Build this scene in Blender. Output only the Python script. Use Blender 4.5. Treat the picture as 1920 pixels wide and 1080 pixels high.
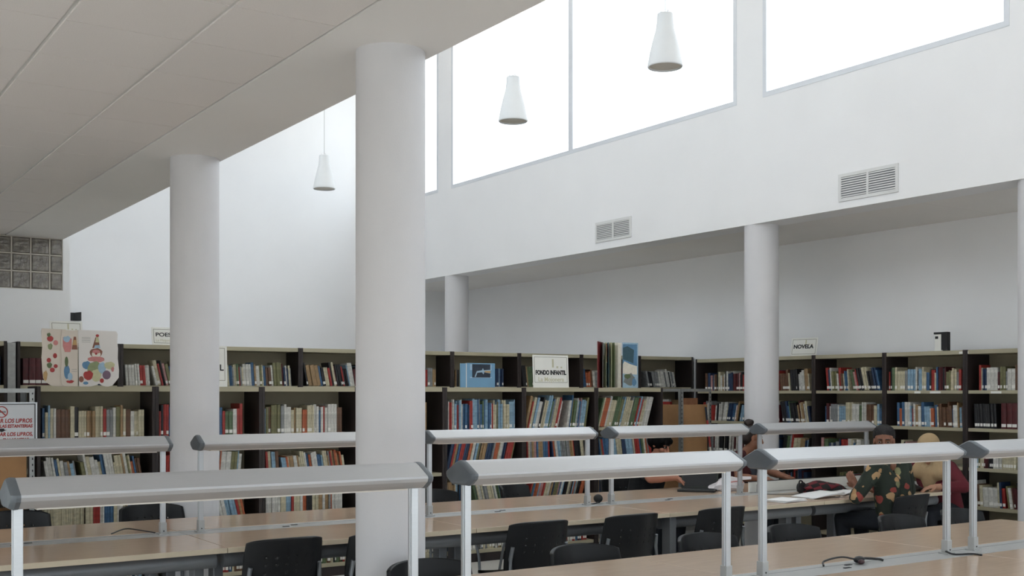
import bpy, math, random
from mathutils import Vector, Matrix

# ------------------------------------------------------------------ scene, camera, light
scene = bpy.context.scene
for o in list(bpy.data.objects):
    bpy.data.objects.remove(o)
C = scene.collection
EYE = 1.62
YAW = 33.7077
cam_d = bpy.data.cameras.new('camera')
cam = bpy.data.objects.new('camera', cam_d)
C.objects.link(cam)
cam.location = (0, 0, EYE)
cam.rotation_euler = (math.pi / 2, 0, -math.radians(YAW))
cam_d.sensor_fit = 'HORIZONTAL'
cam_d.sensor_width = 36
cam_d.lens = 2129.6 / 1920 * 36
cam_d.shift_y = (735.8 - 540) / 1920
cam_d.clip_start = 0.05
scene.camera = cam
scene.view_settings.view_transform = 'Standard'
scene.view_settings.look = 'None'
scene.view_settings.gamma = 1
scene.view_settings.use_curve_mapping = False
scene.view_settings.exposure = 0.02
scene.cycles.use_denoising = True
scene.cycles.use_adaptive_sampling = True
scene.cycles.adaptive_threshold = 0.025
scene.cycles.max_bounces = 8
scene.cycles.diffuse_bounces = 5
scene.cycles.glossy_bounces = 3
scene.cycles.transparent_max_bounces = 12
scene.cycles.sample_clamp_indirect = 6

SKY = 3.4
world = bpy.data.worlds.new('overcast_sky')
scene.world = world
world.use_nodes = True
wn = world.node_tree.nodes
bg = wn['Background']
bg.inputs[0].default_value = (0.87, 0.945, 1.04, 1)
bg.inputs[1].default_value = SKY

sun_d = bpy.data.lights.new('bounce_sun', 'SUN')
sun_d.energy = 20
sun_d.angle = .01
sun_d.color = (1.0, .98, .95)
bounce_sun = bpy.data.objects.new('bounce_sun', sun_d)
C.objects.link(bounce_sun)
bounce_sun.rotation_euler = (-math.radians(42), 0, 0)      # added behind the far wall, lights the paving outside so it bounces light indoors


def portal(x, y, z, sx, sy, rot):
    """tells the renderer where the sky enters: a window opening, gives off no light itself"""
    l = bpy.data.lights.new('window_portal', 'AREA')
    l.shape = 'RECTANGLE'
    l.size, l.size_y = sx, sy
    l.cycles.is_portal = True
    o = bpy.data.objects.new('window_portal', l)
    C.objects.link(o)
    o.location = (x, y, z)
    o.rotation_euler = rot
    return o


# ------------------------------------------------------------------ helpers
def lin(c):
    if isinstance(c, str):
        c = c.lstrip('#')
        c = [int(c[i:i + 2], 16) / 255 for i in (0, 2, 4)]
    return tuple(((v / 12.92) if v <= 0.04045 else ((v + 0.055) / 1.055) ** 2.4) for v in c) + (1,)


MATS = {}


def mat(name, col, rough=0.6, metal=0.0, var=0.06, scale=6.0, bump=0.0, bscale=80.0, spec=0.5, stretch=None, coat=0.0):
    if name in MATS:
        return MATS[name]
    m = bpy.data.materials.new(name)
    m.use_nodes = True
    nt = m.node_tree
    b = nt.nodes['Principled BSDF']
    b.inputs['Roughness'].default_value = rough
    b.inputs['Metallic'].default_value = metal
    b.inputs['Specular IOR Level'].default_value = spec
    b.inputs['Coat Weight'].default_value = coat
    c = lin(col)
    tc = nt.nodes.new('ShaderNodeTexCoord')
    mp = nt.nodes.new('ShaderNodeMapping')
    if stretch:
        mp.inputs['Scale'].default_value = stretch
    nt.links.new(tc.outputs['Object'], mp.inputs[0])
    nz = nt.nodes.new('ShaderNodeTexNoise')
    nz.inputs['Scale'].default_value = scale
    nz.inputs['Detail'].default_value = 5
    nt.links.new(mp.outputs[0], nz.inputs['Vector'])
    rp = nt.nodes.new('ShaderNodeValToRGB')
    rp.color_ramp.elements[0].position = 0.3
    rp.color_ramp.elements[1].position = 0.7
    rp.color_ramp.elements[0].color = tuple(v * (1 - var) for v in c[:3]) + (1,)
    rp.color_ramp.elements[1].color = tuple(min(1, v * (1 + var)) for v in c[:3]) + (1,)
    nt.links.new(nz.outputs['Fac'], rp.inputs[0])
    nt.links.new(rp.outputs[0], b.inputs['Base Color'])
    if bump:
        n2 = nt.nodes.new('ShaderNodeTexNoise')
        n2.inputs['Scale'].default_value = bscale
        n2.inputs['Detail'].default_value = 3
        nt.links.new(mp.outputs[0], n2.inputs['Vector'])
        bp = nt.nodes.new('ShaderNodeBump')
        bp.inputs['Strength'].default_value = bump
        bp.inputs['Distance'].default_value = 0.01
        nt.links.new(n2.outputs['Fac'], bp.inputs['Height'])
        nt.links.new(bp.outputs[0], b.inputs['Normal'])
    MATS[name] = m
    return m


def glass_mat():
    m = bpy.data.materials.new('window_glass')
    m.use_nodes = True
    nt = m.node_tree
    nt.nodes.remove(nt.nodes['Principled BSDF'])
    out = nt.nodes['Material Output']
    mix = nt.nodes.new('ShaderNodeMixShader')
    tr = nt.nodes.new('ShaderNodeBsdfTransparent')
    tr.inputs[0].default_value = (0.97, 0.985, 0.98, 1)
    gl = nt.nodes.new('ShaderNodeBsdfGlossy')
    gl.inputs['Roughness'].default_value = 0.03
    mix.inputs[0].default_value = 0.05
    nt.links.new(tr.outputs[0], mix.inputs[1])
    nt.links.new(gl.outputs[0], mix.inputs[2])
    nt.links.new(mix.outputs[0], out.inputs[0])
    return m


class MB:
    def __init__(s):
        s.v, s.f, s.m = [], [], []

    def add(s, vs, fs, m=0):
        n = len(s.v)
        s.v += [tuple(p) for p in vs]
        s.f += [tuple(i + n for i in f) for f in fs]
        s.m += [m] * len(fs)
        return s

    def box(s, x0, x1, y0, y1, z0, z1, m=0):
        return s.add([(x0, y0, z0), (x1, y0, z0), (x1, y1, z0), (x0, y1, z0), (x0, y0, z1), (x1, y0, z1), (x1, y1, z1), (x0, y1, z1)],
                     [(0, 3, 2, 1), (4, 5, 6, 7), (0, 1, 5, 4), (1, 2, 6, 5), (2, 3, 7, 6), (3, 0, 4, 7)], m)

    def loft(s, rings, m=0, cap=True, closed=True):
        """rings: lists of equally many points; faces between neighbours, flat ends"""
        n = len(rings[0])
        vs = [p for r in rings for p in r]
        fs = []
        for k in range(len(rings) - 1):
            for i in range(n if closed else n - 1):
                j = (i + 1) % n
                fs.append((k * n + i, k * n + j, (k + 1) * n + j, (k + 1) * n + i))
        if cap:
            fs.append(tuple(range(n - 1, -1, -1)))
            fs.append(tuple(range((len(rings) - 1) * n, len(rings) * n)))
        return s.add(vs, fs, m)

    def tube(s, path, r, n=8, m=0):
        path = [Vector(p) for p in path]
        rings = []
        for i, p in enumerate(path):
            d = (path[min(i + 1, len(path) - 1)] - path[max(i - 1, 0)]).normalized()
            a = d.cross(Vector((0, 0, 1)))
            if a.length < 1e-3:
                a = d.cross(Vector((0, 1, 0)))
            a.normalize()
            b = d.cross(a)
            rr = r[i] if isinstance(r, (list, tuple)) else r
            rings.append([p + rr * (math.cos(t) * a + math.sin(t) * b) for t in [2 * math.pi * k / n for k in range(n)]])
        return s.loft(rings, m)

    def lathe(s, prof, cx=0, cy=0, n=32, m=0, cap=True):
        rings = [[(cx + r * math.cos(2 * math.pi * k / n), cy + r * math.sin(2 * math.pi * k / n), z) for k in range(n)] for r, z in prof]
        return s.loft(rings, m, cap)

    def capsule(s, p0, p1, r0, r1, n=12, m=0, flat=1.0, axis=None):
        """tapered limb with round ends"""
        p0, p1 = Vector(p0), Vector(p1)
        d = p1 - p0
        d = d.normalized() if d.length > 1e-6 else Vector((0, 0, 1))
        a = d.cross(axis if axis is not None else Vector((0, 0, 1)))
        if a.length < 1e-3:
            a = d.cross(Vector((0, 1, 0)))
        a.normalize()
        b = d.cross(a)
        rings = []
        k = 5
        for i in range(k):
            t = math.pi / 2 * (1 - i / (k - 1)) * 0.97
            rings.append((p0 - d * r0 * math.sin(t), r0 * math.cos(t)))
        for i in range(k):
            t = math.pi / 2 * (i / (k - 1)) * 0.97
            rings.append((p1 + d * r1 * math.sin(t), r1 * math.cos(t)))
        return s.loft([[c + r * (math.cos(q) * a + flat * math.sin(q) * b) for q in [2 * math.pi * j / n for j in range(n)]] for c, r in rings], m)

    def ball(s, c, rx, ry, rz, n=16, m=0, rot=None):
        rings = []
        for i in range(1, n // 2 + 2):
            t = math.pi * (i - 0.8) / (n // 2 + 0.4)
            ring = []
            for k in range(n):
                q = 2 * math.pi * k / n
                p = Vector((rx * math.sin(t) * math.cos(q), ry * math.sin(t) * math.sin(q), -rz * math.cos(t)))
                if rot is not None:
                    p = rot @ p
                ring.append(Vector(c) + p)
            rings.append(ring)
        return s.loft(rings, m)

    def plate(s, pts, o, ax, ay, t, m=0):
        """flat outline pts in the axes ax, ay at o, with thickness vector t"""
        o, ax, ay, t = Vector(o), Vector(ax), Vector(ay), Vector(t)
        r0 = [o + ax * p[0] + ay * p[1] for p in pts]
        return s.loft([r0, [p + t for p in r0]], m)

    def build(s, name, mats, parent=None, smooth=False, bevel=0.0, loc=None):
        me = bpy.data.meshes.new(name)
        me.from_pydata(s.v, [], s.f)
        if not isinstance(mats, (list, tuple)):
            mats = [mats]
        for m in mats:
            me.materials.append(m)
        if len(mats) > 1:
            me.polygons.foreach_set('material_index', s.m)
        if smooth:
            me.polygons.foreach_set('use_smooth', [True] * len(me.polygons))
        me.update()
        o = bpy.data.objects.new(name, me)
        C.objects.link(o)
        if smooth:
            try:
                me.set_sharp_from_angle(angle=math.radians(28))
            except Exception:
                pass
        if parent is not None:
            o.parent = parent
        if loc is not None:
            o.location = loc
        if bevel:
            md = o.modifiers.new('bevel', 'BEVEL')
            md.width = bevel
            md.segments = 2
            md.limit_method = 'ANGLE'
        return o


def tag(o, label=None, cat=None, group=None, kind=None):
    if label:
        o['label'] = label
    if cat:
        o['category'] = cat
    if group:
        o['group'] = group
    if kind:
        o['kind'] = kind
    return o


def empty(name, loc=(0, 0, 0), rz=0.0):
    o = bpy.data.objects.new(name, None)
    C.objects.link(o)
    o.location = loc
    o.rotation_euler = (0, 0, rz)
    o.empty_display_size = 0.1
    return o


def copy_tree(o, parent=None):
    kids = list(o.children)
    c = o.copy()
    C.objects.link(c)
    c.parent = parent
    for k in kids:
        copy_tree(k, c)
    return c


def text(body, size, m, parent, loc, rot, align='LEFT', bold=0.0, depth=0.0006, shear=0.0, sx=1.0, name='lettering'):
    cu = bpy.data.curves.new(name, 'FONT')
    cu.body = body
    cu.size = size
    cu.align_x = align
    cu.offset = bold
    cu.extrude = depth
    cu.shear = shear
    cu.materials.append(m)
    o = bpy.data.objects.new(name, cu)
    C.objects.link(o)
    o.parent = parent
    o.location = loc
    o.rotation_euler = rot
    o.scale = (sx, 1, 1)
    return o


# ------------------------------------------------------------------ materials
M_wall = mat('white_plaster', '#efeff0', 0.85, var=0.015, scale=1.5, bump=0.08, bscale=160, spec=0.2)
M_ceil = mat('ceiling_plaster', '#efece9', 0.9, var=0.015, scale=1.2, bump=0.05, bscale=120, spec=0.2)
M_tile = mat('mineral_tile', '#e8e2de', 0.95, var=0.04, scale=180, bump=0.12, bscale=300, spec=0.1)
M_rail = mat('tile_rail', '#e6e4e0', 0.5, var=0.02)
M_col = mat('column_paint', '#d5d4d6', 0.6, var=0.02, scale=3, bump=0.06, bscale=140, spec=0.3)
M_floor = mat('terrazzo', '#d4d0ca', 0.35, var=0.10, scale=90, spec=0.4)
M_alu = mat('brushed_aluminium', '#c4c7ca', 0.38, 0.75, var=0.04, scale=12, stretch=(2, 60, 60))
M_hood = mat('hood_aluminium', '#bdbec0', 0.42, 0.35, var=0.02, scale=12, stretch=(1, 40, 40))
M_frame = mat('window_aluminium', '#dadde2', 0.5, 0.1, var=0.02)
M_cap = mat('cap_plastic', '#62686e', 0.5, var=0.05, bump=0.05, bscale=300)
M_diff = mat('lamp_diffuser', '#d9d3c8', 0.4, var=0.02)
M_glass = glass_mat()
M_wood = mat('desk_laminate', '#c3ab95', 0.17, var=0.07, scale=5, stretch=(1.2, 14, 14), spec=0.5)
M_edge = mat('desk_edge', '#cdbfa6', 0.5, var=0.03)
M_tray = mat('desk_tray', '#b4b5b4', 0.4, 0.25, var=0.03, scale=20)
M_steel = mat('desk_steel', '#7f8286', 0.45, 0.3, var=0.04)
M_dark = mat('dark_slot', '#1d1d1f', 0.6)
M_chair = mat('chair_plastic', '#121315', 0.48, spec=.35, var=0.06, bump=0.04, bscale=350)
M_chleg = mat('chair_steel', '#85898d', 0.35, 0.6, var=0.03)
M_upright = mat('dark_upright', '#2b2220', 0.55, var=0.12, scale=9, stretch=(20, 20, 1.5))
M_shelf = mat('cream_shelf', '#ada58c', 0.55, var=0.03)
M_back = mat('cream_back', '#958c76', 0.7, var=0.04)
M_pages = mat('book_pages', '#ded6c2', 0.85, var=0.06, scale=60)
M_tag = mat('spine_label', '#e8e6e0', 0.7, var=0.03)
M_black = mat('matt_black', '#161617', 0.55, var=0.1)
M_white = mat('white_card', '#e9e8e1', 0.6, var=0.02)
M_paper = mat('white_paper', '#eeeeee', 0.8, var=0.02)
M_olive = mat('frame_line', '#6e6a55', 0.6)
M_pale = mat('pale_print', '#c9c5a8', 0.7)
M_ink = mat('black_ink', '#17171a', 0.6)
M_redink = mat('red_ink', '#a5352f', 0.6)
M_galv = mat('galvanised_steel', '#a2a3a1', 0.4, 0.6, var=0.10, scale=25)
M_card = mat('brown_cardboard', '#a87f57', 0.85, var=0.05, scale=12)
M_gblock = mat('glass_block', '#777169', 0.12, var=0.35, scale=14, bump=0.9, bscale=22, spec=0.7)
M_mortar = mat('block_mortar', '#cfcabf', 0.8, var=0.03)
M_lampw = mat('pendant_white', '#dfe0e0', 0.45, var=0.02)
M_cord = mat('lamp_cord', '#b9b9b7', 0.6)
M_vent = mat('vent_white', '#d9d9d8', 0.5, var=0.02)
M_cable = mat('black_cable', '#1a1a1c', 0.5)

# ------------------------------------------------------------------ the setting
H = 3.35            # low ceilings
HT = 7.3            # nave ceiling
XB = 2.90           # nave edge above the columns
XW = 8.54           # window wall
XA = 10.06          # wall of the side aisle
YF = 16.9           # far wall
X0, Y0 = -3.2, -3.0


def struct(name, mb, m, label=None, **k):
    o = mb.build(name, m, **k)
    o['kind'] = 'structure'
    if label:
        o['label'] = label
    return o


struct('ground', MB().box(-60, 60, -60, 80, -.5, -.3), mat('bounce_paving', '#b4b0aa', .9, var=.1, scale=.5), 'added unseen pale paving outside, bouncing daylight in through the windows')  # unseen, added to reflect daylight up onto the low ceiling
struct('floor', MB().box(X0 - .3, XA + .3, Y0 - .3, YF + .3, -0.2, 0), M_floor, 'pale terrazzo floor of the reading room')
struct('wall_far', MB().box(2.67, XA, YF, YF + .3, 0, HT), M_wall, 'tall white far wall of the high hall')
struct('wall_aisle', MB().box(XA, XA + .3, Y0 - .3, YF + .3, 0, H + .3), M_wall, 'white wall behind the bookcases of the side aisle')

# window wall over the aisle: openings given as (y0, y1)
SILL, HEAD = 4.62, 6.85
OPEN = [(-2.6, 1.6), (1.98, 5.09), (5.47, 8.20), (8.57, 14.41), (14.79, 16.6)]


def window_wall(name, x0, x1, opens, label):
    mb = MB().box(x0, x1, Y0 - .3, YF + .3, H, SILL).box(x0, x1, Y0 - .3, YF + .3, HEAD, HT)
    ys = [Y0 - .3] + [v for o in opens for v in o] + [YF + .3]
    for i in range(0, len(ys), 2):
        mb.box(x0, x1, ys[i], ys[i + 1], SILL, HEAD)
    return struct(name, mb, M_wall, label)


window_wall('wall_right', XW, XW + .32, OPEN, 'white upper wall pierced by large windows')
struct('ceiling_nave', MB().box(XB - .3, XW + .3, Y0 - .3, YF + .3, HT, HT + .2), M_ceil, 'white ceiling of the high hall')
# the wall over the low ceiling on the other side, with unseen high windows added for light
OPENL = [(-1.5, .8), (6.0, 9.0), (10.5, 13.2)]
window_wall('wall_left', XB - .3, XB, OPENL, 'white upper wall above the round columns')


def window(n, x, y0, y1, z0, z1, mull, side=-1, label=None):
    """side -1: the room lies on the low-x side"""
    e = empty('window_%d' % n, (x, (y0 + y1) / 2, z0))
    tag(e, label, kind='structure')
    w, t = (y1 - y0) / 2, 0.05
    xi, xo = (-0.004, 0.06) if side < 0 else (-0.06, 0.004)
    for nm, a in (('frame_sill', (xi, xo, -w, w, 0, t)), ('frame_head', (xi, xo, -w, w, z1 - z0 - t, z1 - z0)),
                  ('frame_jamb', (xi, xo, -w, -w + t, t, z1 - z0 - t)), ('frame_jamb', (xi, xo, w - t, w, t, z1 - z0 - t))):
        MB().box(*a).build(nm, M_frame, e)
    ys = [-w + t] + [m - (y0 + y1) / 2 for m in mull] + [w - t]
    for m in mull:
        c = m - (y0 + y1) / 2
        MB().box(xi, xo, c - .045, c + .045, t, z1 - z0 - t).build('mullion', M_frame, e)
    for a, b in zip(ys[:-1], ys[1:]):
        MB().box(.026, .032, a, b, t, z1 - z0 - t).build('pane', M_glass, e)
    return e


WL = ['large window above the camera side of the hall', 'high window beyond the right picture edge', 'single-pane high window at the right, over the right-hand vent',
      'wide two-pane high window behind the pendant lamps', 'narrow slice of window right of the near column']
for i, (a, b) in enumerate(OPEN):
    window(i + 1, XW, a, b, SILL, HEAD, [11.47] if i == 3 else ([(a + b) / 2] if i < 2 else []), -1, WL[i])
    portal(XW + .30, (a + b) / 2, (SILL + HEAD) / 2, HEAD - SILL, b - a, (0, math.pi / 2, 0))
for i, (a, b) in enumerate(OPENL):
    window(i + 6, XB - .06, a, b, SILL, HEAD, [(a + b) / 2], 1, 'added unseen high window over the low ceiling, number %s from the front' % ['one', 'two', 'three'][i])
    portal(XB - .30, (a + b) / 2, (SILL + HEAD) / 2, HEAD - SILL, b - a, (0, -math.pi / 2, 0))

# side aisle ceiling: plaster boards with fine joints
ac = struct('ceiling_aisle', MB().box(XW + .32, XA, Y0, YF, H + .012, H + .2), M_ceil, 'low white ceiling of the side aisle')
bs = None
for k in range(-4, 5):
    y = 6.55 + 2.4 * k
    a, b = max(y, Y0), min(y + 2.397, YF)
    if b > a:
        MB().box(XW + .322, XA, a, b, H, H + .012).build('ceiling_board', M_ceil, ac)

# low tiled ceiling: tiles between rails, then the plain soffit over the columns
lc = struct('ceiling_low', MB().box(X0 - .3, 2.62, Y0 - .3, 13.8, H + .03, H + .25), M_ceil, 'low ceiling of pale square tiles')
PX, PY, TX2, TY0 = 0.588, 0.6128, 1.7795, 4.927
tile_me = None
for i in range(-4, 1):
    xa = TX2 + PX * i
    xb = xa + PX if i < 0 else 2.292
    for k in range(-4, 15):
        ya, yb = TY0 + PY * k, TY0 + PY * (k + 1)
        yb = min(yb, 13.46)
        if yb - ya < .05:
            continue
        MB().box(xa + .012, xb - (.012 if i < 0 else .004), ya + .003, yb - .003, H, H + .028).build('tile', M_tile, lc)
for i in range(-4, 1):
    xa = TX2 + PX * i
    MB().box(xa - .0115, xa + .0115, TY0 + PY * -4, 13.46, H + .009, H + .028).build('rail', M_rail, lc)
xa = TX2 - 4 * PX - .012
MB().box(X0, xa, Y0, 13.46, H, H + .028).build('plain_field', M_ceil, lc)
MB().box(xa, 2.292, Y0, TY0 - 4 * PY, H, H + .028).build('plain_field', M_ceil, lc)
struct('ceiling_soffit', MB().box(2.300, XB - .002, Y0, 13.46, H - .004, H + .3), M_ceil, 'smooth white soffit carried by the big round columns')

# partition with the glass blocks closing the low part
YG = 13.47
gp = struct('wall_partition', MB().box(X0, 2.97, YG - .03, YG + .25, 0, 2.765).box(2.67, 2.97, YG + .25, YF, 0, HT).box(2.895, 2.97, YG, YG + .25, 2.765, HT),
            M_wall, 'white partition wall with glass blocks on top at the left')
gm = MB()
xs = [2.895 - .135 - .2 * k for k in range(0, 12)]
edges = [2.895] + xs
zs = [2.770, 2.965, 3.160, 3.346]
for e_ in edges:
    gm.box(e_ - .008, e_ + .006, YG + .012, YG + .09, zs[0], zs[-1])
for z in zs:
    gm.box(edges[-1], edges[0], YG + .012, YG + .09, z - .006, z + .006)
gm.build('mortar_grid', M_mortar, gp)
MB().box(X0, edges[-1], YG, YG + .25, 2.765, H + .03).build('plain_panel', M_wall, gp)
MB().box(edges[-1], edges[0], YG + .1, YG + .25, 2.765, H + .03).build('block_backing', M_dark, gp)


def gblock(w, h):
    mb = MB()
    a = .012
    mb.loft([[(0, .08, 0), (w, .08, 0), (w, .08, h), (0, .08, h)], [(0, .014, 0), (w, .014, 0), (w, .014, h), (0, .014, h)],
             [(a, .003, a), (w - a, .003, a), (w - a, .003, h - a), (a, .003, h - a)]])
    return mb


for r in range(3):
    h = zs[r + 1] - zs[r] - .012
    for k in range(len(edges) - 1):
        w = edges[k] - edges[k + 1] - .014
        gblock(w, h).build('glass_block', M_gblock, gp, loc=(edges[k + 1] + .006, YG, zs[r] + .006))

# walls behind and beside the camera, their windows added for fill light
bw = MB().box(X0 - .3, XA + .3, Y0 - .3, Y0, 0, .2).box(X0 - .3, XA + .3, Y0 - .3, Y0, 2.6, HT)
OPB = [(-2.6, -0.2), (0.4, 2.8), (3.4, 5.8), (6.2, 8.4), (8.95, 9.95)]  # unseen openings added to light desks, lamp hoods and aisle wall
q = [X0 - .3] + [v for o in OPB for v in o] + [XA + .3]
for i in range(0, len(q), 2):
    bw.box(q[i], q[i + 1], Y0 - .3, Y0, .2, 2.6)
struct('wall_back', bw, M_wall, 'white wall with added windows behind the viewer')
for i, (a, b) in enumerate(OPB):
    e = empty('window_%d' % (i + 20), ((a + b) / 2, Y0, .2))
    tag(e, 'added unseen window in the wall behind the viewer, number %s from the left' % ['one', 'two', 'three', 'four', 'five'][i], kind='structure')
    w = (b - a) / 2
    for nm, q in (('frame_sill', (-w, w, 0, .05)), ('frame_head', (-w, w, 2.35, 2.4)), ('frame_jamb', (-w, -w + .05, .05, 2.35)),
                  ('frame_jamb', (w - .05, w, .05, 2.35)), ('mullion', (-.04, .04, .05, 2.35))):
        MB().box(q[0], q[1], -.06, .004, q[2], q[3]).build(nm, M_frame, e)
    for q in ((-w + .05, -.04), (.04, w - .05)):
        MB().box(q[0], q[1], -.03, -.024, .05, 2.35).build('pane', M_glass, e)
    portal((a + b) / 2, Y0 - .28, 1.4, b - a, 2.4, (-math.pi / 2, 0, math.pi))
OPS = [(-1.8, 1.2), (2.0, 5.0), (5.8, 8.8)]  # unseen low openings added to brighten the tiled ceiling
sw_ = MB().box(X0 - .3, X0, Y0 - .3, 13.8, 0, .1).box(X0 - .3, X0, Y0 - .3, 13.8, 1.9, H + .3)
q = [Y0 - .3] + [v for o in OPS for v in o] + [13.8]
for i in range(0, len(q), 2):
    sw_.box(X0 - .3, X0, q[i], q[i + 1], .1, 1.9)
struct('wall_side', sw_, M_wall, 'white side wall with added windows left of the viewer')
for i, (a, b) in enumerate(OPS):
    window(i + 14, X0, a, b, .1, 1.9, [(a + b) / 2], 1, 'added unseen window in the side wall left of the viewer, number %s from the front' % ['one', 'two', 'three', 'four'][i])
    portal(X0 - .28, (a + b) / 2, 1.0, 1.8, b - a, (0, -math.pi / 2, 0))

# round columns
for x, y, lb, zt in ((2.69, 5.145, 'big round white column nearest, crossing the middle of the picture', H - .004),
                     (2.71, 8.29, 'round white column behind the left reading lamps', H - .004),
                     (8.715, 14.55, 'farthest slim round white column beneath the window wall', H),
                     (8.715, 8.387, 'round white column standing before the NOVELA bookcases', H),
                     (8.715, 5.30, 'round white column cut by the right picture edge', H)):
    o = MB().lathe([(.176, 0), (.176, zt)], n=64).build('column', M_col, smooth=True, loc=(x, y, 0))
    tag(o, lb, kind='structure')

# wall vents
for y0, y1, z0, z1, lb in ((10.311, 10.929, 3.47, 3.655, 'white louvred air vent on the upper wall, left one near the middle'),
                           (6.58, 7.194, 3.45, 3.648, 'white louvred air vent on the upper wall, right one')):
    e = empty('air_vent', (XW, (y0 + y1) / 2, z0))
    tag(e, lb, 'vent', 'air vents on the upper wall')
    w, h = (y1 - y0) / 2, z1 - z0
    b = .03
    fr = MB().box(-.012, -.0005, -w - b, w + b, -b, 0).box(-.012, -.0005, -w - b, w + b, h, h + b)
    fr.box(-.012, -.0005, -w - b, -w, 0, h).box(-.012, -.0005, w, w + b, 0, h).box(-.012, -.0005, -.012, .012, 0, h)
    fr.build('vent_frame', M_vent, e)
    MB().box(-.003, -.0005, -w, w, 0, h).build('vent_backing', M_steel, e)
    n = 9
    for s in (-1, 1):
        for k in range(n):
            z = h * (k + .5) / n
            a, c = (.012, w) if s > 0 else (-w, -.012)
            MB().add([(-.003, a, z + .007), (-.003, c, z + .007), (-.013, c, z - .006), (-.013, a, z - .006),
                      (-.003, a, z + .009), (-.003, c, z + .009), (-.013, c, z - .004), (-.013, a, z - .004)],
                     [(0, 1, 2, 3), (7, 6, 5, 4), (0, 4, 5, 1), (2, 6, 7, 3), (1, 5, 6, 2), (3, 7, 4, 0)]).build('slat', M_vent, e)


# ------------------------------------------------------------------ pendant lamps
def pendant():
    e = empty('pendant_lamp')
    MB().lathe([(.0, .405), (.055, .405), (.060, .398), (.063, .34), (.071, .28), (.094, .20), (.115, .11), (.128, .04), (.132, .016), (.132, .006), (.128, .0),
                (.122, .0), (.122, .02), (.10, .12), (.05, .25), (.04, .30), (.0, .30)], n=40, cap=False).build('lamp_shade', M_lampw, e, smooth=True)
    MB().lathe([(.0, .012), (.118, .012), (.1185, .018), (.0, .018)], n=32, cap=False).build('diffuser', M_diff, e, smooth=True)
    for k in range(3):
        a = 2.1 * k + .5
        x, y = .032 * math.cos(a), .032 * math.sin(a)
        MB().tube([(x, y, .40), (x, y, .425)], .005, 6).build('cap_pin', M_lampw, e)
    MB().tube([(0, 0, .40), (0, 0, HT - 4.065)], .0035, 6).build('cord', M_cord, e)
    MB().lathe([(.05, HT - 4.065 - .03), (.05, HT - 4.065)], n=20).build('ceiling_rose', M_lampw, e, smooth=True)
    return e


pl = pendant()
for i, (y, lb) in enumerate(((12.611, 'white cone pendant lamp seen between the two big columns, farthest'),
                             (10.57, 'white cone pendant lamp hidden behind the nearest column'),
                             (8.527, 'white cone pendant lamp before the middle window pane, just right of the nearest column'),
                             (6.469, 'white cone pendant lamp hanging highest in the picture, rightmost'))):
    o = pl if i == 0 else copy_tree(pl)
    o.location = (5.7, y, 4.065)
    tag(o, lb, 'pendant lamp', 'white pendant lamps in the high hall')

# small speaker on the far wall
e = empty('wall_speaker', (3.79, YF, 2.64))
tag(e, 'small black box speaker high on the far wall at the left', 'speaker')
MB().loft([[(-.062, 0, 0), (.062, 0, 0), (.062, 0, .115), (-.062, 0, .115)], [(-.05, -.10, -.005), (.064, -.13, -.005), (.064, -.13, .12), (-.05, -.10, .105)]]).build('speaker_case', M_black, e)
MB().box(-.03, .045, -.125, -.112, .015, .095).build('speaker_grille', M_dark, e)

# ------------------------------------------------------------------ reading desks with lamps
TZ = 0.76
NEARY, MIDY = 3.765, 6.916
PITCH = 1.6215
POST0 = .676


def desk(first_legs_front=False):
    e = empty('reading_desk')
    L = PITCH - .004
    for s in (-1, 1):
        a, b = (.12, .81) if s > 0 else (-.81, -.12)
        t = MB().box(0, L, a, b, TZ - .03, TZ).build('desk_top', M_wood, e, bevel=.003)
        ya, yb = sorted((.8095 * s, .813 * s))
        MB().box(0, L, ya, yb, TZ - .029, TZ - .001).build('edge_band', M_edge, t)
        MB().tube([(.02, .66 * s, TZ - .085), (L - .02, .66 * s, TZ - .085)], .045, 16).build('beam', M_steel, e, smooth=True)
        for x in (.055, L - .055):
            yy = .74 if first_legs_front and x < .5 else .45
            MB().box(x - .03, x + .03, yy * s - .045, yy * s + .045, .02, TZ - .031).build('leg', M_steel, e, bevel=.006)
            MB().box(x - .032, x + .032, yy * s - .10, yy * s + .10, 0, .02).build('foot', M_steel, e, bevel=.006)
    tr = MB().box(0, L, -.118, .118, TZ - .02, TZ - .002).build('cable_tray', M_tray, e)
    MB().box(0, L, .045, .049, TZ - .004, TZ - .0012).build('tray_seam', M_steel, tr)
    for x, y in ((.66, -.04), (.74, .02)):
        MB().box(x - .022, x + .022, y - .008, y + .008, TZ - .002, TZ + .0012).build('socket_slot', M_dark, tr)
    for s in (-1, 1):
        MB().box(.05, L - .05, -.46 * s - .02, -.46 * s + .02, TZ - .10, TZ - .05).build('frame_rail', M_steel, e)
    return e


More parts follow.
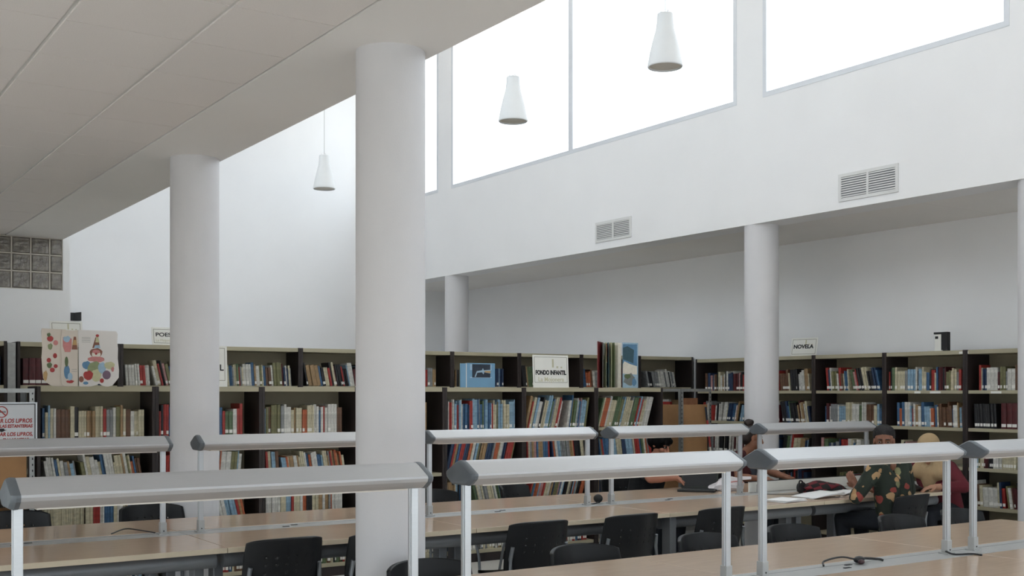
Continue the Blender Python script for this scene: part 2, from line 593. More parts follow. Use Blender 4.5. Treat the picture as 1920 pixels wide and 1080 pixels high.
def reading_lamp():
    """origin on the desk between the two posts"""
    e = empty('reading_lamp')
    hs = 1.388 / 2
    prof = [(.008, .092), (.030, .083), (.100, .046), (.102, .038), (.097, .026), (.062, .002), (.055, 0)]
    full = [(-y, z) for y, z in prof] + [(y, z) for y, z in reversed(prof)]
    Z = 1.264 - TZ
    L = hs + .012
    hood = MB().loft([[(x, y, Z + z) for y, z in full] for x in (-L, L)]).build('hood', M_hood, e, smooth=True)
    MB().box(-L + .06, L - .06, -.045, .045, Z - .006, Z + .001).build('diffuser', M_diff, hood)
    for s in (-1, 1):
        rings = []
        for dx, k in ((-.004, 1.02), (.010, 1.045), (.019, .98), (.024, .88)):
            rings.append([(s * (L + dx), y * k, Z + .046 + (z - .046) * k) for y, z in full])
        MB().loft(rings).build('end_cap', M_cap, e, smooth=True)
        x = s * hs
        p = MB().box(x - .014, x + .014, -.016, .016, .07, Z + .004).box(x - .017, x - .0135, -.006, .006, .07, Z)
        p.build('post', M_alu, e, bevel=.003)
        so = MB().box(x - .019, x + .019, -.021, .021, .004, .072).build('post_socket', M_tray, e, bevel=.003)
        MB().tube([(x, -.021, .02), (x, -.0235, .02)], .004, 8).build('screw', M_dark, so)
        MB().box(x - .03, x + .03, -.03, .03, -.002, .005).build('base_plate', M_tray, e)
    return e


d0, d1, l0 = desk(), desk(True), reading_lamp()
used = set()
ROWS = ((NEARY, range(0, 4), 'front row', ['left end', 'second from the left', 'third from the left', 'right end']),
        (MIDY, range(0, 5), 'middle row', ['left end', 'second from the left', 'in the middle', 'with the laptop', 'right end, with papers']))
for Y, ks, rn, wh in ROWS:
    for j, k in enumerate(ks):
        src = d1 if (Y == MIDY and k == 3) else d0
        o = src if src.name not in used else copy_tree(src)
        used.add(src.name)
        x = POST0 - .1155 + PITCH * k
        o.location = (x, Y, 0)
        tag(o, 'beige double reading desk of the %s, %s' % (rn, wh[j]), 'desk', 'reading desks in two rows')
        p = l0 if 'l' not in used else copy_tree(l0)
        used.add('l')
        p.location = (POST0 + PITCH * k + .694, Y, TZ)
        nm = {'front row': ['left, passing before nearest column', 'between the nearest column and the right half', 'before the person in floral shirt', 'cut by the right picture edge'],
              'middle row': ['leftmost, over the red-lettered notice', 'passing behind the nearest column', 'right of the nearest column, under the sign', 'above the person in black beanie', 'rightmost, above the jacket']}[rn][j]
        tag(p, 'aluminium bar lamp, %s, %s' % (rn, nm), 'lamp', 'bar reading lamps on the desks')

# low white screen along the last desk of the middle row
e = empty('desk_screen', (7.96, MIDY + .085, TZ))
tag(e, 'low white screen panel along the last desk beside the jacket', 'panel')
MB().box(-.84, .70, -.008, .008, .0, .088).build('screen_board', M_white, e, bevel=.002)
MB().box(-.84, .70, -.009, .009, .088, .093).build('screen_edge', M_dark, e)
for x in (-.7, .6):
    MB().box(x - .02, x + .02, -.02, .02, -.002, .012).build('screen_clamp', M_tray, e)


# ------------------------------------------------------------------ chairs
def chair_back():
    W, n, m = .235, 59, 39
    hole = {(r, c) for r in (17, 22, 27) for c in range(12, 48, 7)}
    vs, fs = [], []
    for r in range(m + 1):
        t = r / m
        for c in range(n + 1):
            u = 2 * c / n - 1
            w = W * (1 - .06 * t * t - .10 * (1 - t) ** 3)
            x = w * u
            y = -.225 - .075 * t + .115 * abs(u) ** 2.2
            z = .475 + .345 * t - .014 * (abs(u) ** 2) * t - .012 * (abs(u) ** 8) * t
            vs.append((x, y, z))
    for r in range(m):
        for c in range(n):
            if (r, c) not in hole:
                a = r * (n + 1) + c
                fs.append((a, a + 1, a + n + 2, a + n + 1))
    mb = MB().add(vs, fs)
    return mb


def make_chair():
    e = empty('chair')
    b = chair_back().build('backrest', M_chair, e, smooth=True)
    md = b.modifiers.new('thick', 'SOLIDIFY')
    md.thickness = .020
    md.offset = 0
    # seat
    vs, fs = [], []
    n, m = 12, 10
    for r in range(m + 1):
        t = r / m
        for c in range(n + 1):
            u = 2 * c / n - 1
            w = .225 * (1 - .12 * max(0, t - .7) / .3)
            vs.append((w * u, -.20 + .42 * t, .455 + .012 * u * u - .02 * math.sin(math.pi * t) - .03 * max(0, t - .8) * 2))
    for r in range(m):
        for c in range(n):
            a = r * (n + 1) + c
            fs.append((a, a + 1, a + n + 2, a + n + 1))
    s = MB().add(vs, fs).build('seat', M_chair, e, smooth=True)
    md = s.modifiers.new('thick', 'SOLIDIFY')
    md.thickness = .016
    md.offset = 0
    for sx in (-1, 1):
        MB().tube([(.205 * sx, -.16, .44), (.215 * sx, -.19, .50), (.213 * sx, -.185, .58), (.205 * sx, -.20, .66)], .013, 8).build('back_support', M_chleg, e, smooth=True)
        MB().tube([(.20 * sx, .17, .435), (.215 * sx, .20, .30), (.225 * sx, .22, .0)], .0115, 8).build('leg', M_chleg, e, smooth=True)
        MB().tube([(.20 * sx, -.14, .435), (.215 * sx, -.18, .30), (.225 * sx, -.235, .0)], .0115, 8).build('leg', M_chleg, e, smooth=True)
        MB().tube([(.20 * sx, .18, .432), (.20 * sx, -.15, .432)], .011, 8).build('seat_rail', M_chleg, e, smooth=True)
    MB().tube([(-.20, .17, .432), (.20, .17, .432)], .011, 8).build('crossbar', M_chleg, e, smooth=True)
    MB().tube([(-.20, -.14, .432), (.20, -.14, .432)], .011, 8).build('crossbar', M_chleg, e, smooth=True)
    return e


ch = make_chair()
PI = math.pi
CH = [  # backs turned to the viewer, middle row
    (2.46, 6.17, .02, 'black perforated chair with its back to us, left of the nearest column'),
    (3.06, 6.10, -.03, 'black chair with its back to us, mostly hidden by the nearest column'),
    (4.12, 6.06, .0, 'black perforated chair with its back to us, under the middle-row lamp posts'),
    (4.87, 6.05, .0, 'black perforated chair with its back to us, below the laptop user in beanie'),
    (5.69, 6.05, .02, 'black chair with its back to us, behind the front-row lamp post pair'),
    (7.62, 5.93, .10, 'black chair under the person in the floral shirt'),
    # far side of the middle row, facing us
    (1.45, 8.0, PI, 'dark chair facing us behind the left end of the middle desks'),
    (2.36, 7.98, PI, 'dark chair facing us, just before the left column'),
    (4.62, 7.92, PI - .05, 'dark chair facing us right of the nearest column, low behind desk edge'),
    (5.60, 8.05, PI + .45, 'dark chair turned askew behind the middle desks, holes showing'),
    (6.78, 8.16, PI, 'black chair under the person in the beanie'),
    (8.10, 8.16, PI, 'black chair under the person with the hair bun'),
    # far side of the front row, facing us
    (2.66, 4.50, PI, 'dark chair facing us at the foot of the nearest column'),
    (3.60, 4.52, PI, 'dark chair facing us behind front desks, left of a lamp post pair'),
    (4.47, 4.52, PI, 'dark chair facing us behind front desks, left of the central lamp posts'),
    (5.20, 4.55, PI, 'dark chair facing us behind front desks, right of the central lamp posts'),
    (6.20, 4.54, PI, 'dark chair facing us behind front desks, below the floral shirt'),
    (6.86, 4.55, PI, 'dark chair facing us behind front desks, rightmost by a lamp post'),
    (8.98, 6.45, PI / 2, 'black chair under the person in the beige headscarf'),
]
for i, (x, y, r, lb) in enumerate(CH):
    o = ch if i == 0 else copy_tree(ch)
    o.location = (x, y, 0)
    o.rotation_euler = (0, 0, r)
    tag(o, lb, 'chair', 'black plastic chairs at the desks')

# ------------------------------------------------------------------ bookcases
SP = .027            # side panel


def bookcase(loc, rz, w, depth, top, levels, label, group, back=True):
    """origin: front left bottom corner as one faces it; x to the right, y into the case"""
    e = empty('bookcase', loc, rz)
    tag(e, label, 'bookcase', group)
    for x in (0, w - SP):
        MB().box(x + .0005, x + SP - .0005, 0, depth, 0, top + .002).build('side_panel', M_upright, e, bevel=.002)
    MB().box(SP, w - SP, depth - .012, depth - .002, .02, top - .04).build('back_panel', M_back, e)
    for z in levels:
        s_ = MB().box(SP, w - SP, .012, depth - .012, z - .032, z).build('shelf', M_shelf, e, bevel=.002)
    MB().box(SP, w - SP, .004, depth - .002, top - .04, top).build('top_board', M_shelf, e, bevel=.002)
    MB().box(SP, w - SP, .02, .04, 0, min(levels) - .032).build('plinth', M_upright, e)
    return e


YFR, YUP, XR = 9.20, 10.84, 9.62
FW, UW, RW = .898, .8985, .934
FX0, UX0, RY0 = 1.79, 1.944, 10.36
FZ = [.115, .500, .868, 1.262]
UZ = [.115, .52, .92, 1.30, 1.685]
RZ = [.115, .54, .905, 1.280, 1.640]
FNAME = ['under the clown picture book', 'behind the left column', 'between the two big columns', 'hidden behind the nearest column',
         'under the pale blue book', 'under the FONDO INFANTIL sign', 'under the tall open book']
UNAME = ['behind the clown book', 'under the POESIA sign', 'right of the left column', 'left of the nearest column', 'right of the nearest column',
         'behind the pale blue book', 'behind the FONDO INFANTIL sign', 'behind the tall open book', 'in the corner']
RNAME = ['next to the corner', 'behind the NOVELA column', 'right of the NOVELA sign', 'under the two-tone box', 'at the right edge']
for i in range(7):
    bookcase((FX0 + FW * i, YFR, 0), 0, FW, .36, 1.666, FZ, 'low cream bookcase with dark uprights, front row, ' + FNAME[i], 'low bookcases of the front row')
for i in range(9):
    bookcase((UX0 + UW * i, YUP, 0), 0, UW, .33, 2.072, UZ, 'tall dark bookcase of the back row, ' + UNAME[i], 'tall bookcases of the back row')
for i in range(5):
    bookcase((XR, RY0 - RW * i, 0), -PI / 2, RW, .36, 2.025, RZ, 'tall cream bookcase along the aisle wall, ' + RNAME[i], 'bookcases along the aisle wall')
# one more beyond the left end of the back row, its grey end panel showing
o = bookcase((.94, YUP - .02, 0), 0, UW + .02, .33, 2.072, UZ, 'tall bookcase with grey metal end at the left edge', 'tall bookcases of the back row')
MB().box(UW + .022, UW + .088, -.004, .32, 0, 2.06).build('end_panel', M_galv, o)

# ------------------------------------------------------------------ books
rnd = random.Random(7)
def mute(c, k=.90, sat=1.0):
    v = [int(c[i:i + 2], 16) / 255 for i in (1, 3, 5)]
    g = sum(v) / 3
    return [(g + (x - g) * sat) * k for x in v]


PAL = {'cream': '#cfc6a8', 'white': '#d9d7cf', 'grey': '#8e9090', 'blue': '#3f668c', 'pale blue': '#8fb0c6', 'dark blue': '#243a5a', 'red': '#a8332c', 'dark red': '#571d20',
       'brown': '#6b4a34', 'black': '#1e1d20', 'green': '#5d7250', 'tan': '#a98a62', 'orange': '#b9603a', 'olive': '#7d7a52', 'pink': '#c08f8c'}
BM = {k: mat('cover_' + k.replace(' ', '_'), mute(v), .45, var=.22, scale=22, stretch=(1, 1, 2.2)) for k, v in PAL.items()}
MIX = {
    'novel': 'cream*5 white*6 grey*2 blue*2 dark_blue*2 red*3 dark_red*2 brown*2 black*3 green*1 tan*2 pale_blue*1 olive*1 pink*1',
    'pale': 'cream*8 white*6 tan*3 pale_blue*2 grey*2 red*2 blue*2 brown*2 orange*2 black*1 olive*2',
    'child': 'white*5 pale_blue*4 blue*3 red*3 orange*2 cream*4 green*2 grey*2 dark_blue*2 pink*1 tan*2 olive*2 black*1',
    'blue': 'blue*4 pale_blue*5 white*5 cream*5 grey*2 dark_blue*2 green*2 red*1 olive*2',
    'dark': 'black*4 brown*3 dark_red*3 grey*3 dark_blue*2 green*1 cream*1 white*1',
    'darkred': 'dark_red*1', 'creamset': 'cream*1', 'blackset': 'black*1', 'darkblue': 'dark_blue*3 blue*3 pale_blue*2 black*2 white*1', 'greys': 'grey*5 white*2 black*2 dark_red*1'}
MIX = {k: [w.split('*')[0].replace('_', ' ') for w in v.split() for _ in range(int(w.split('*')[1]))] for k, v in MIX.items()}


def book_mb(w, h, d, label):
    """spine faces -y; a cover wrapped round a paler page block"""
    mb = MB()
    c = min(.003, w * .22)
    # page block, slightly smaller
    mb.box(c, w - c, .003, d - .004, c, h - .004, 1)
    # boards and a rounded spine
    mb.box(0, c, .002, d, 0, h, 0)
    mb.box(w - c, w, .002, d, 0, h, 0)
    n = 4
    o, r = [], []
    for k in range(n + 1):
        a = math.pi * k / n
        o.append((w / 2 - w / 2 * math.cos(a), .003 - min(w * .22, .005) * math.sin(a)))
    zl = [0] + ([.018, .046] if label else []) + [h]
    rings = [[(x, y, z) for x, y in o] for z in zl]
    for k in range(len(zl) - 1):
        mb.loft([rings[k], rings[k + 1]], 2 if (label and k == 1) else 0, cap=False, closed=False)
    mb.add([rings[-1][k] for k in range(n + 1)], [tuple(range(n + 1))], 0)
    return mb


BOOKS = []


def fill(origin, rz, z, x0, x1, rowname, mix, lean=0.0, h=(.19, .25), w=(.010, .032), d=(.14, .19), tagp=.42, runs=None, setsize=None, yoff=.03):
    """a row of books from x0 to x1 on a shelf; runs: [(share, lean)]"""
    runs = runs or [(1.0, lean)]
    X = x0
    tot = x1 - x0
    seq = []
    end = x0
    for sh, ln in runs:
        end = end + sh * tot
        a = math.radians(ln)
        start = X
        hm = h[1]
        if ln < 0:
            X += hm * math.sin(-a) * .92
        lim = end - (hm * math.sin(a) if ln > 0 else 0)
        hh = rnd.uniform(*h)
        col = rnd.choice(MIX[mix])
        keep = 0
        while True:
            if keep <= 0:
                keep = rnd.choice([1, 1, 1, 1, 2, 3]) if not setsize else setsize
                hh = rnd.uniform(*h)
                ww = rnd.uniform(*w)
                if rnd.random() < .12 and not setsize:
                    ww *= 1.5
                col = rnd.choice(MIX[mix])
                dd = rnd.uniform(*d)
            keep -= 1
            bw = max(.007, ww * rnd.uniform(.9, 1.1)) if not setsize else ww
            bh = hh * rnd.uniform(.985, 1.0)
            step = bw / math.cos(a) + .0006
            if X + step > lim:
                break
            la = a + (math.radians(rnd.uniform(-.5, .5)) if ln == 0 else 0)
            la = a if ln else 0
            seq.append((X, bw, bh, dd, la, col, rnd.random() < tagp))
            X += step
        if ln > 0:
            X = lim + hm * math.sin(a) * .95
        X = max(X, start)
    n = len(seq)
    for k, (x, bw, bh, dd, la, col, tg) in enumerate(seq):
        BOOKS.append(dict(o=origin, rz=rz, z=z, x=x, w=bw, h=bh, d=dd, a=la, col=col, tag=tg, row=rowname, k=k, n=n, y=yoff + rnd.uniform(0, .02)))


def F(i, r, a, b, mix, **kw):      # front row: case i, shelf r from the top
    nm = ['top', 'second', 'third', 'bottom'][r]
    kw.setdefault('h', (.22, .29))
    kw.setdefault('d', (.17, .23))
    fill((FX0 + FW * i + SP, YFR, 0), 0, FZ[3 - r], a, b, '%s shelf of low case %s' % (nm, FNAME[i]), mix, **kw)


def U(i, a, b, mix, **kw):
    fill((UX0 + UW * i + SP, YUP, 0), 0, UZ[4], a, b, 'top shelf of back case %s' % UNAME[i], mix, **kw)


def R(i, r, a, b, mix, **kw):
    nm = ['top', 'second', 'third', 'fourth', 'bottom'][r]
    kw.setdefault('tagp', .65)
    fill((XR, RY0 - RW * i - SP, 0), -PI / 2, RZ[4 - r], a, b, '%s shelf of aisle case %s' % (nm, RNAME[i]), mix, **kw)


IN = FW - 2 * SP
F(0, 0, .02, .80, 'pale', w=(.014, .03), h=(.20, .26), runs=[(.58, 0), (.42, 0)])
F(0, 1, .02, .80, 'pale', runs=[(.35, -9), (.65, -10)], h=(.20, .28), w=(.010, .028))
F(0, 2, .02, .33, 'creamset', setsize=30, w=(.012, .014), h=(.25, .26))
F(0, 2, .34, .80, 'child', w=(.010, .03), h=(.22, .30))
F(0, 3, .05, .78, 'novel', h=(.2, .26))
F(1, 0, .01, .72, 'child', h=(.20, .28), w=(.015, .035))
F(1, 1, .01, .30, 'child', lean=6, w=(.010, .03))
F(1, 1, .33, .72, 'child', lean=5, w=(.010, .028), h=(.22, .28))
F(1, 2, .02, .30, 'child', lean=0)
F(1, 2, .34, .76, 'child', lean=-13, w=(.012, .035), h=(.24, .31))
F(2, 0, .01, .75, 'pale', w=(.010, .030), h=(.20, .26))
F(2, 1, .02, .78, 'pale', runs=[(.2, -4), (.8, -9)], w=(.010, .03), h=(.19, .25))
F(2, 2, .02, .76, 'pale', w=(.012, .032), h=(.23, .28))
F(2, 3, .05, .8, 'novel', h=(.19, .25))
F(3, 0, .05, .7, 'pale')
F(3, 1, .05, .7, 'child', lean=6)
F(3, 2, .05, .7, 'child')
F(4, 0, .01, .80, 'blue', w=(.007, .018), h=(.24, .30))
F(4, 1, .01, .82, 'child', lean=14, w=(.008, .030), h=(.28, .35))
F(4, 2, .01, .26, 'child', w=(.008, .02), h=(.24, .28))
F(4, 2, .28, .83, 'blue', lean=-14, w=(.008, .022), h=(.27, .33))
F(5, 0, .01, .83, 'child', runs=[(.62, 14), (.38, 9)], w=(.008, .024), h=(.27, .34))
F(5, 1, .03, .82, 'child', runs=[(.4, -2), (.6, -8)], w=(.010, .030), h=(.29, .34))
F(5, 2, .03, .8, 'child', lean=16, w=(.008, .02), h=(.27, .33))
F(5, 3, .05, .8, 'novel', h=(.2, .27))
F(6, 0, .01, .80, 'child', lean=17, w=(.009, .030), h=(.28, .34))
F(6, 1, .02, .80, 'child', runs=[(1, -9)], w=(.010, .032), h=(.27, .33))
F(6, 2, .02, .62, 'child', w=(.008, .024), h=(.22, .30))
F(6, 3, .05, .8, 'novel', h=(.2, .27))
F(3, 3, .05, .8, 'novel', h=(.2, .27))
F(1, 3, .05, .8, 'novel', h=(.2, .27))
F(4, 3, .05, .8, 'novel', h=(.2, .27))
U(0, .03, .33, 'darkred', setsize=3, w=(.05, .055), h=(.24, .25), tagp=1, d=(.2, .21))
U(0, .60, .80, 'novel')
U(1, .02, .78, 'novel', runs=[(.35, -4), (.65, -13)], h=(.19, .25))
U(2, .10, .80, 'novel', lean=-4, h=(.18, .24))
U(3, .02, .80, 'novel', runs=[(1, -11)], h=(.18, .25))
U(4, .25, .70, 'pale', h=(.18, .23))
U(5, .04, .10, 'pale', h=(.17, .2))
U(5, .33, .68, 'darkblue', w=(.014, .03), h=(.19, .22))
U(6, .02, .40, 'novel', lean=-7)
U(6, .52, .66, 'pale', h=(.15, .18))
U(7, .02, .30, 'pale', lean=-6, h=(.17, .22))
U(7, .40, .80, 'novel')
U(8, .10, .62, 'greys', runs=[(1, -13)], h=(.19, .24))
for i, rows in enumerate([
    [('novel', 0.10, .80, -0), ('novel', .05, .82, 12), ('greys', .10, .80, 3), ('novel', .05, .8, 0)],
    [('novel', .02, .84, -5), ('novel', .02, .84, -10), ('novel', .04, .84, 9), ('novel', .04, .8, 0)],
    [('novel', .10, .87, -13), ('novel', .10, .87, 0), ('novel', .05, .60, 0), ('novel', .3, .8, 0)],
    [('novel', .00, .87, 0), ('pale', .10, .87, -2), ('novel', .04, .30, 0), ('novel', .3, .8, 0)],
    [('novel', .10, .87, 0), ('blackset', .04, .30, -3), ('novel', .05, .5, 0), ('novel', .05, .8, -8)]]):
    for r, (mx, a, b, ln) in enumerate(rows):
        if mx == 'blackset':
            R(i, r, a, b, mx, setsize=40, w=(.027, .028), h=(.23, .235), tagp=1, lean=ln)
            R(i, r, .33, .52, 'darkred', setsize=9, w=(.05, .055), h=(.24, .245), tagp=1)
        elif ln:
            R(i, r, a, b, mx, runs=[(.45, ln * .4), (.55, ln)], h=(.18, .25), w=(.012, .034))
        else:
            R(i, r, a, b, mx, h=(.17, .24), w=(.012, .036))
for i in (3, 4):
    R(i, 3, .55, .86, 'novel', runs=[(1, -7)], h=(.2, .28))
# bookcase at the left edge
fill((.94 + SP, YUP - .02, 0), 0, UZ[4], .5, .86, 'top shelf of the case at the left edge', 'novel', h=(.2, .26))

# which books show largest: rank by apparent size, then keep 300 as things and the rest as one mass
bpy.context.view_layer.update()
dg = bpy.context.evaluated_depsgraph_get()
dg.update()
campos = Vector((0, 0, EYE))
fy, rx = Vector((math.sin(math.radians(YAW)), math.cos(math.radians(YAW)), 0)), Vector((math.cos(math.radians(YAW)), -math.sin(math.radians(YAW)), 0))
for b in BOOKS:
    R3 = Matrix.Rotation(b['rz'], 3, 'Z') @ Matrix.Rotation(b['a'], 3, 'Y')
    px = b['x'] + (b['w'] * math.cos(b['a']) if b['a'] > 0 else 0)
    # pivot: lower corner the book leans on
    P = Vector(b['o']) + Matrix.Rotation(b['rz'], 3, 'Z') @ Vector((b['x'], b['y'], 0))
    P.z = b['z'] + .0005 + (b['w'] * math.sin(abs(b['a'])) if b['a'] > 0 else 0)
    b['P'] = P
    seen = 0
    for t in (.15, .35, .55, .75, .95):
        q = P + R3 @ Vector((b['w'] / 2, -.01, b['h'] * t))
        dv = q - campos
        dz = dv.dot(fy)
        u, v = 960 + 2129.6 * dv.dot(rx) / dz, 735.8 - 2129.6 * dv.z / dz
        if 0 < u < 1920 and v < 1080:
            hit = scene.ray_cast(dg, campos, dv.normalized(), distance=dv.length - .03)
            seen += 0 if hit[0] else 1
    b['area'] = seen / 5 * b['w'] * b['h'] / (b['P'] - campos).length ** 2
rank = sorted(range(len(BOOKS)), key=lambda i: -BOOKS[i]['area'])
single = set(rank[:300])
ORD = 'first second third fourth fifth sixth seventh eighth ninth tenth eleventh twelfth thirteenth fourteenth fifteenth sixteenth seventeenth eighteenth nineteenth twentieth'.split()
TENS = ['', '', 'twenty', 'thirty', 'forty', 'fifty', 'sixty', 'seventy']


def ordinal(k):
    if k < 20:
        return ORD[k]
    t, u_ = divmod(k + 1, 10)
    return (TENS[t][:-1] + 'ieth') if u_ == 0 else TENS[t] + '-' + ORD[u_ - 1]


mass = MB()
mass_cols = list(PAL)
for i, b in enumerate(BOOKS):
    mb = book_mb(b['w'], b['h'], b['d'], b['tag'])
    if i in single:
        o = mb.build('book', [BM[b['col']], M_pages, M_tag])
        o.location = b['P']
        o.rotation_euler = (0, b['a'], b['rz'])
        tag(o, '%s book, %s from left, %s' % (b['col'], ordinal(b['k']), b['row']), 'book', 'books on the ' + b['row'])
    elif b['area'] > 0 or 'hidden' in b['row'] or True:
        T = Matrix.Translation(b['P']) @ Matrix.Rotation(b['rz'], 4, 'Z') @ Matrix.Rotation(b['a'], 4, 'Y')
        n = len(mass.v)
        mass.v += [tuple(T @ Vector(p)) for p in mb.v]
        mass.f += [tuple(k + n for k in f) for f in mb.f]
        ci = mass_cols.index(b['col'])
        mass.m += [ci if k == 0 else len(mass_cols) + k - 1 for k in mb.m]
o = mass.build('shelved_books', [BM[c] for c in mass_cols] + [M_pages, M_tag])
tag(o, 'remaining mixed books standing on all the shelves', 'books', kind='stuff')
print('books', len(BOOKS), 'visible', sum(1 for b in BOOKS if b['area'] > 0))

# ------------------------------------------------------------------ signs
M_signpl = mat('sign_plastic', '#d9d9da', .35, var=.02)


def card_sign(loc, rz, w, h, tilt, label, words=(), framed=True, foot=True, logo=True):
    """a card on a little stand; x to the right, z up, leaning back by tilt"""
    e = empty('card_sign', loc, rz)
    tag(e, label, 'sign', 'white card signs on the bookcases')
    c = MB().box(0, w, 0, .003, 0, h).build('card', M_white, e)
    c.rotation_euler = (-math.radians(tilt), 0, 0)
    if foot:
        MB().add([(w * .35, .004, 0), (w * .65, .004, 0), (w * .65, .09, 0), (w * .35, .09, 0), (w * .42, .02 + h * .5 * math.tan(math.radians(tilt)), h * .5), (w * .58, .02 + h * .5 * math.tan(math.radians(tilt)), h * .5)],
                 [(0, 1, 2, 3), (0, 4, 5, 1), (3, 2, 5, 4), (0, 3, 4), (1, 5, 2)]).build('easel', M_white, e)
    if framed:
        b, t = .018, .0035
        zb = .018 if framed is True else framed
        fr = MB()
        for a in ((b, w - b, zb, zb + t), (b, w - b, h - b - t, h - b), (b, b + t, zb, h - b), (w - b - t, w - b, zb, h - b)):
            fr.box(a[0], a[1], -.0009, -.0001, a[2], a[3])
        fr.build('border_line', M_olive, c)
    if logo:
        lg = MB().box(w * .54, w * .585, -.0008, -.0001, h * .62, h * .88)
        lg.box(w * .66, w * .71, -.0008, -.0001, h * .60, h * .66).box(w * .78, w * .82, -.0008, -.0001, h * .60, h * .65)
        lg.build('pale_emblem', M_pale, c)
    for body, size, x, z, m, al, bold, sx in words:
        text(body, size, m, c, (x, -.0006, z), (PI / 2, 0, 0), al, bold, sx=sx)
    return e


card_sign((6.405, YFR + .02, 1.668), 0, .437, .325, 3, 'white card sign reading FONDO INFANTIL on the low bookcase',
          [('FONDO INFANTIL', .060, .2185, .130, M_ink, 'CENTER', .0032, .76), ('La Mojonera', .062, .2185, .062, M_pale, 'CENTER', .0006, 1.0)], framed=.05)
card_sign((2.86, YFR + .02, 1.668), -.04, .425, .34, 3, 'white card sign ending in letter L, beside the left column',
          [('L', .07, .395, .135, M_ink, 'RIGHT', .002, 1.0)], framed=.05)
card_sign((3.15, YUP + .05, 2.074), -.05, .40, .175, 14, 'white card sign beginning POES beside the left column',
          [('POESIA', .052, .035, .085, M_ink, 'LEFT', .0012, 1.25), ('La Mojonera', .035, .035, .035, M_pale, 'LEFT', 0, 1)], framed=True)
card_sign((2.235, YUP + .05, 2.074), 0, .285, .205, 14, 'white framed card sign peeking above the clown book', [], framed=True)
card_sign((XR + .03, 8.855, 2.027), -PI / 2 + .22, .325, .205, 12, 'white card sign reading NOVELA on the aisle bookcase',
          [('NOVELA', .060, .155, .085, M_ink, 'CENTER', .0026, 1.05)], framed=True)
# shelf-edge labels on the aisle cases
for y0, w_, z in ((6.69, .10, 1.99), (7.20, .07, 1.61), (7.02, .12, 1.61), (6.36, .11, 1.61)):
    o = MB().box(0, .002, -w_, 0, 0, .022).build('shelf_label', M_white, loc=(XR + .0035 if z > 1.9 else XR + .0095, y0, z))
    tag(o, {6.69: 'white paper label on the top edge beneath the black and white box', 7.20: 'short white label on shelf edge, under a row of novels',
            7.02: 'longer white label on shelf edge under a row of novels', 6.36: 'white label on the shelf edge above black matching volumes'}[y0], 'label', 'paper labels on the shelf edges')

# black and white box on the aisle bookcase
e = empty('desk_box', (XR + .06, 6.93, 2.027), -PI / 2)
tag(e, 'upright black and white box on top of the aisle bookcase', 'box')
MB().box(.0, .07, 0, .05, 0, .185).box(-.085, .0, .0, .05, .165, .185).build('black_case', M_black, e, bevel=.003)
MB().box(-.075, .0, .004, .045, .006, .164).build('white_front', M_white, e, bevel=.003)
MB().box(-.07, -.035, .0035, .005, .12, .145).build('dark_window', M_dark, e)
MB().box(-.14, .02, -.02, .13, 0, .006).build('base_sheet', M_white, e)

# ------------------------------------------------------------------ display books on the low bookcases
PT = {k: mat('print_' + k, c, .6, var=.08, scale=30) for k, c in dict(red='#a83c3a', rose='#c98582', blue='#5d86a8', sky='#9db8cb', green='#8d9770', moss='#5f6d4a',
                                                                      tan='#bd9a67', brown='#8a5a48', navy='#26303f', cream='#e6dfd0', plum='#7c6576', straw='#c4c19a', grey='#7b7f7c', teal='#3c5a66').items()}
M_pageb = mat('board_page', '#d8cdc0', .6, var=.03)
M_pagew = mat('board_page_white', '#e4dfda', .6, var=.02)


def blob(cx, cz, rx_, rz_, n=14, wob=0.0, seed=1):
    r_ = random.Random(seed)
    return [(cx + rx_ * math.cos(2 * PI * k / n) * (1 + wob * r_.uniform(-1, 1)), cz + rz_ * math.sin(2 * PI * k / n) * (1 + wob * r_.uniform(-1, 1))) for k in range(n)]


def panel(name, pts, m, parent, loc, rz, th=.006):
    o = MB().plate(pts, (0, 0, 0), (1, 0, 0), (0, 0, 1), (0, th, 0)).build(name, m, parent)
    o.location = loc
    o.rotation_euler = (0, 0, rz)
    return o


def prints(items, parent):
    for i, (nm, m, pts) in enumerate(items):
        MB().plate(pts, (0, -.0012 - .00012 * i, 0), (1, 0, 0), (0, 0, 1), (0, .0011, 0)).build(nm, PT[m], parent)


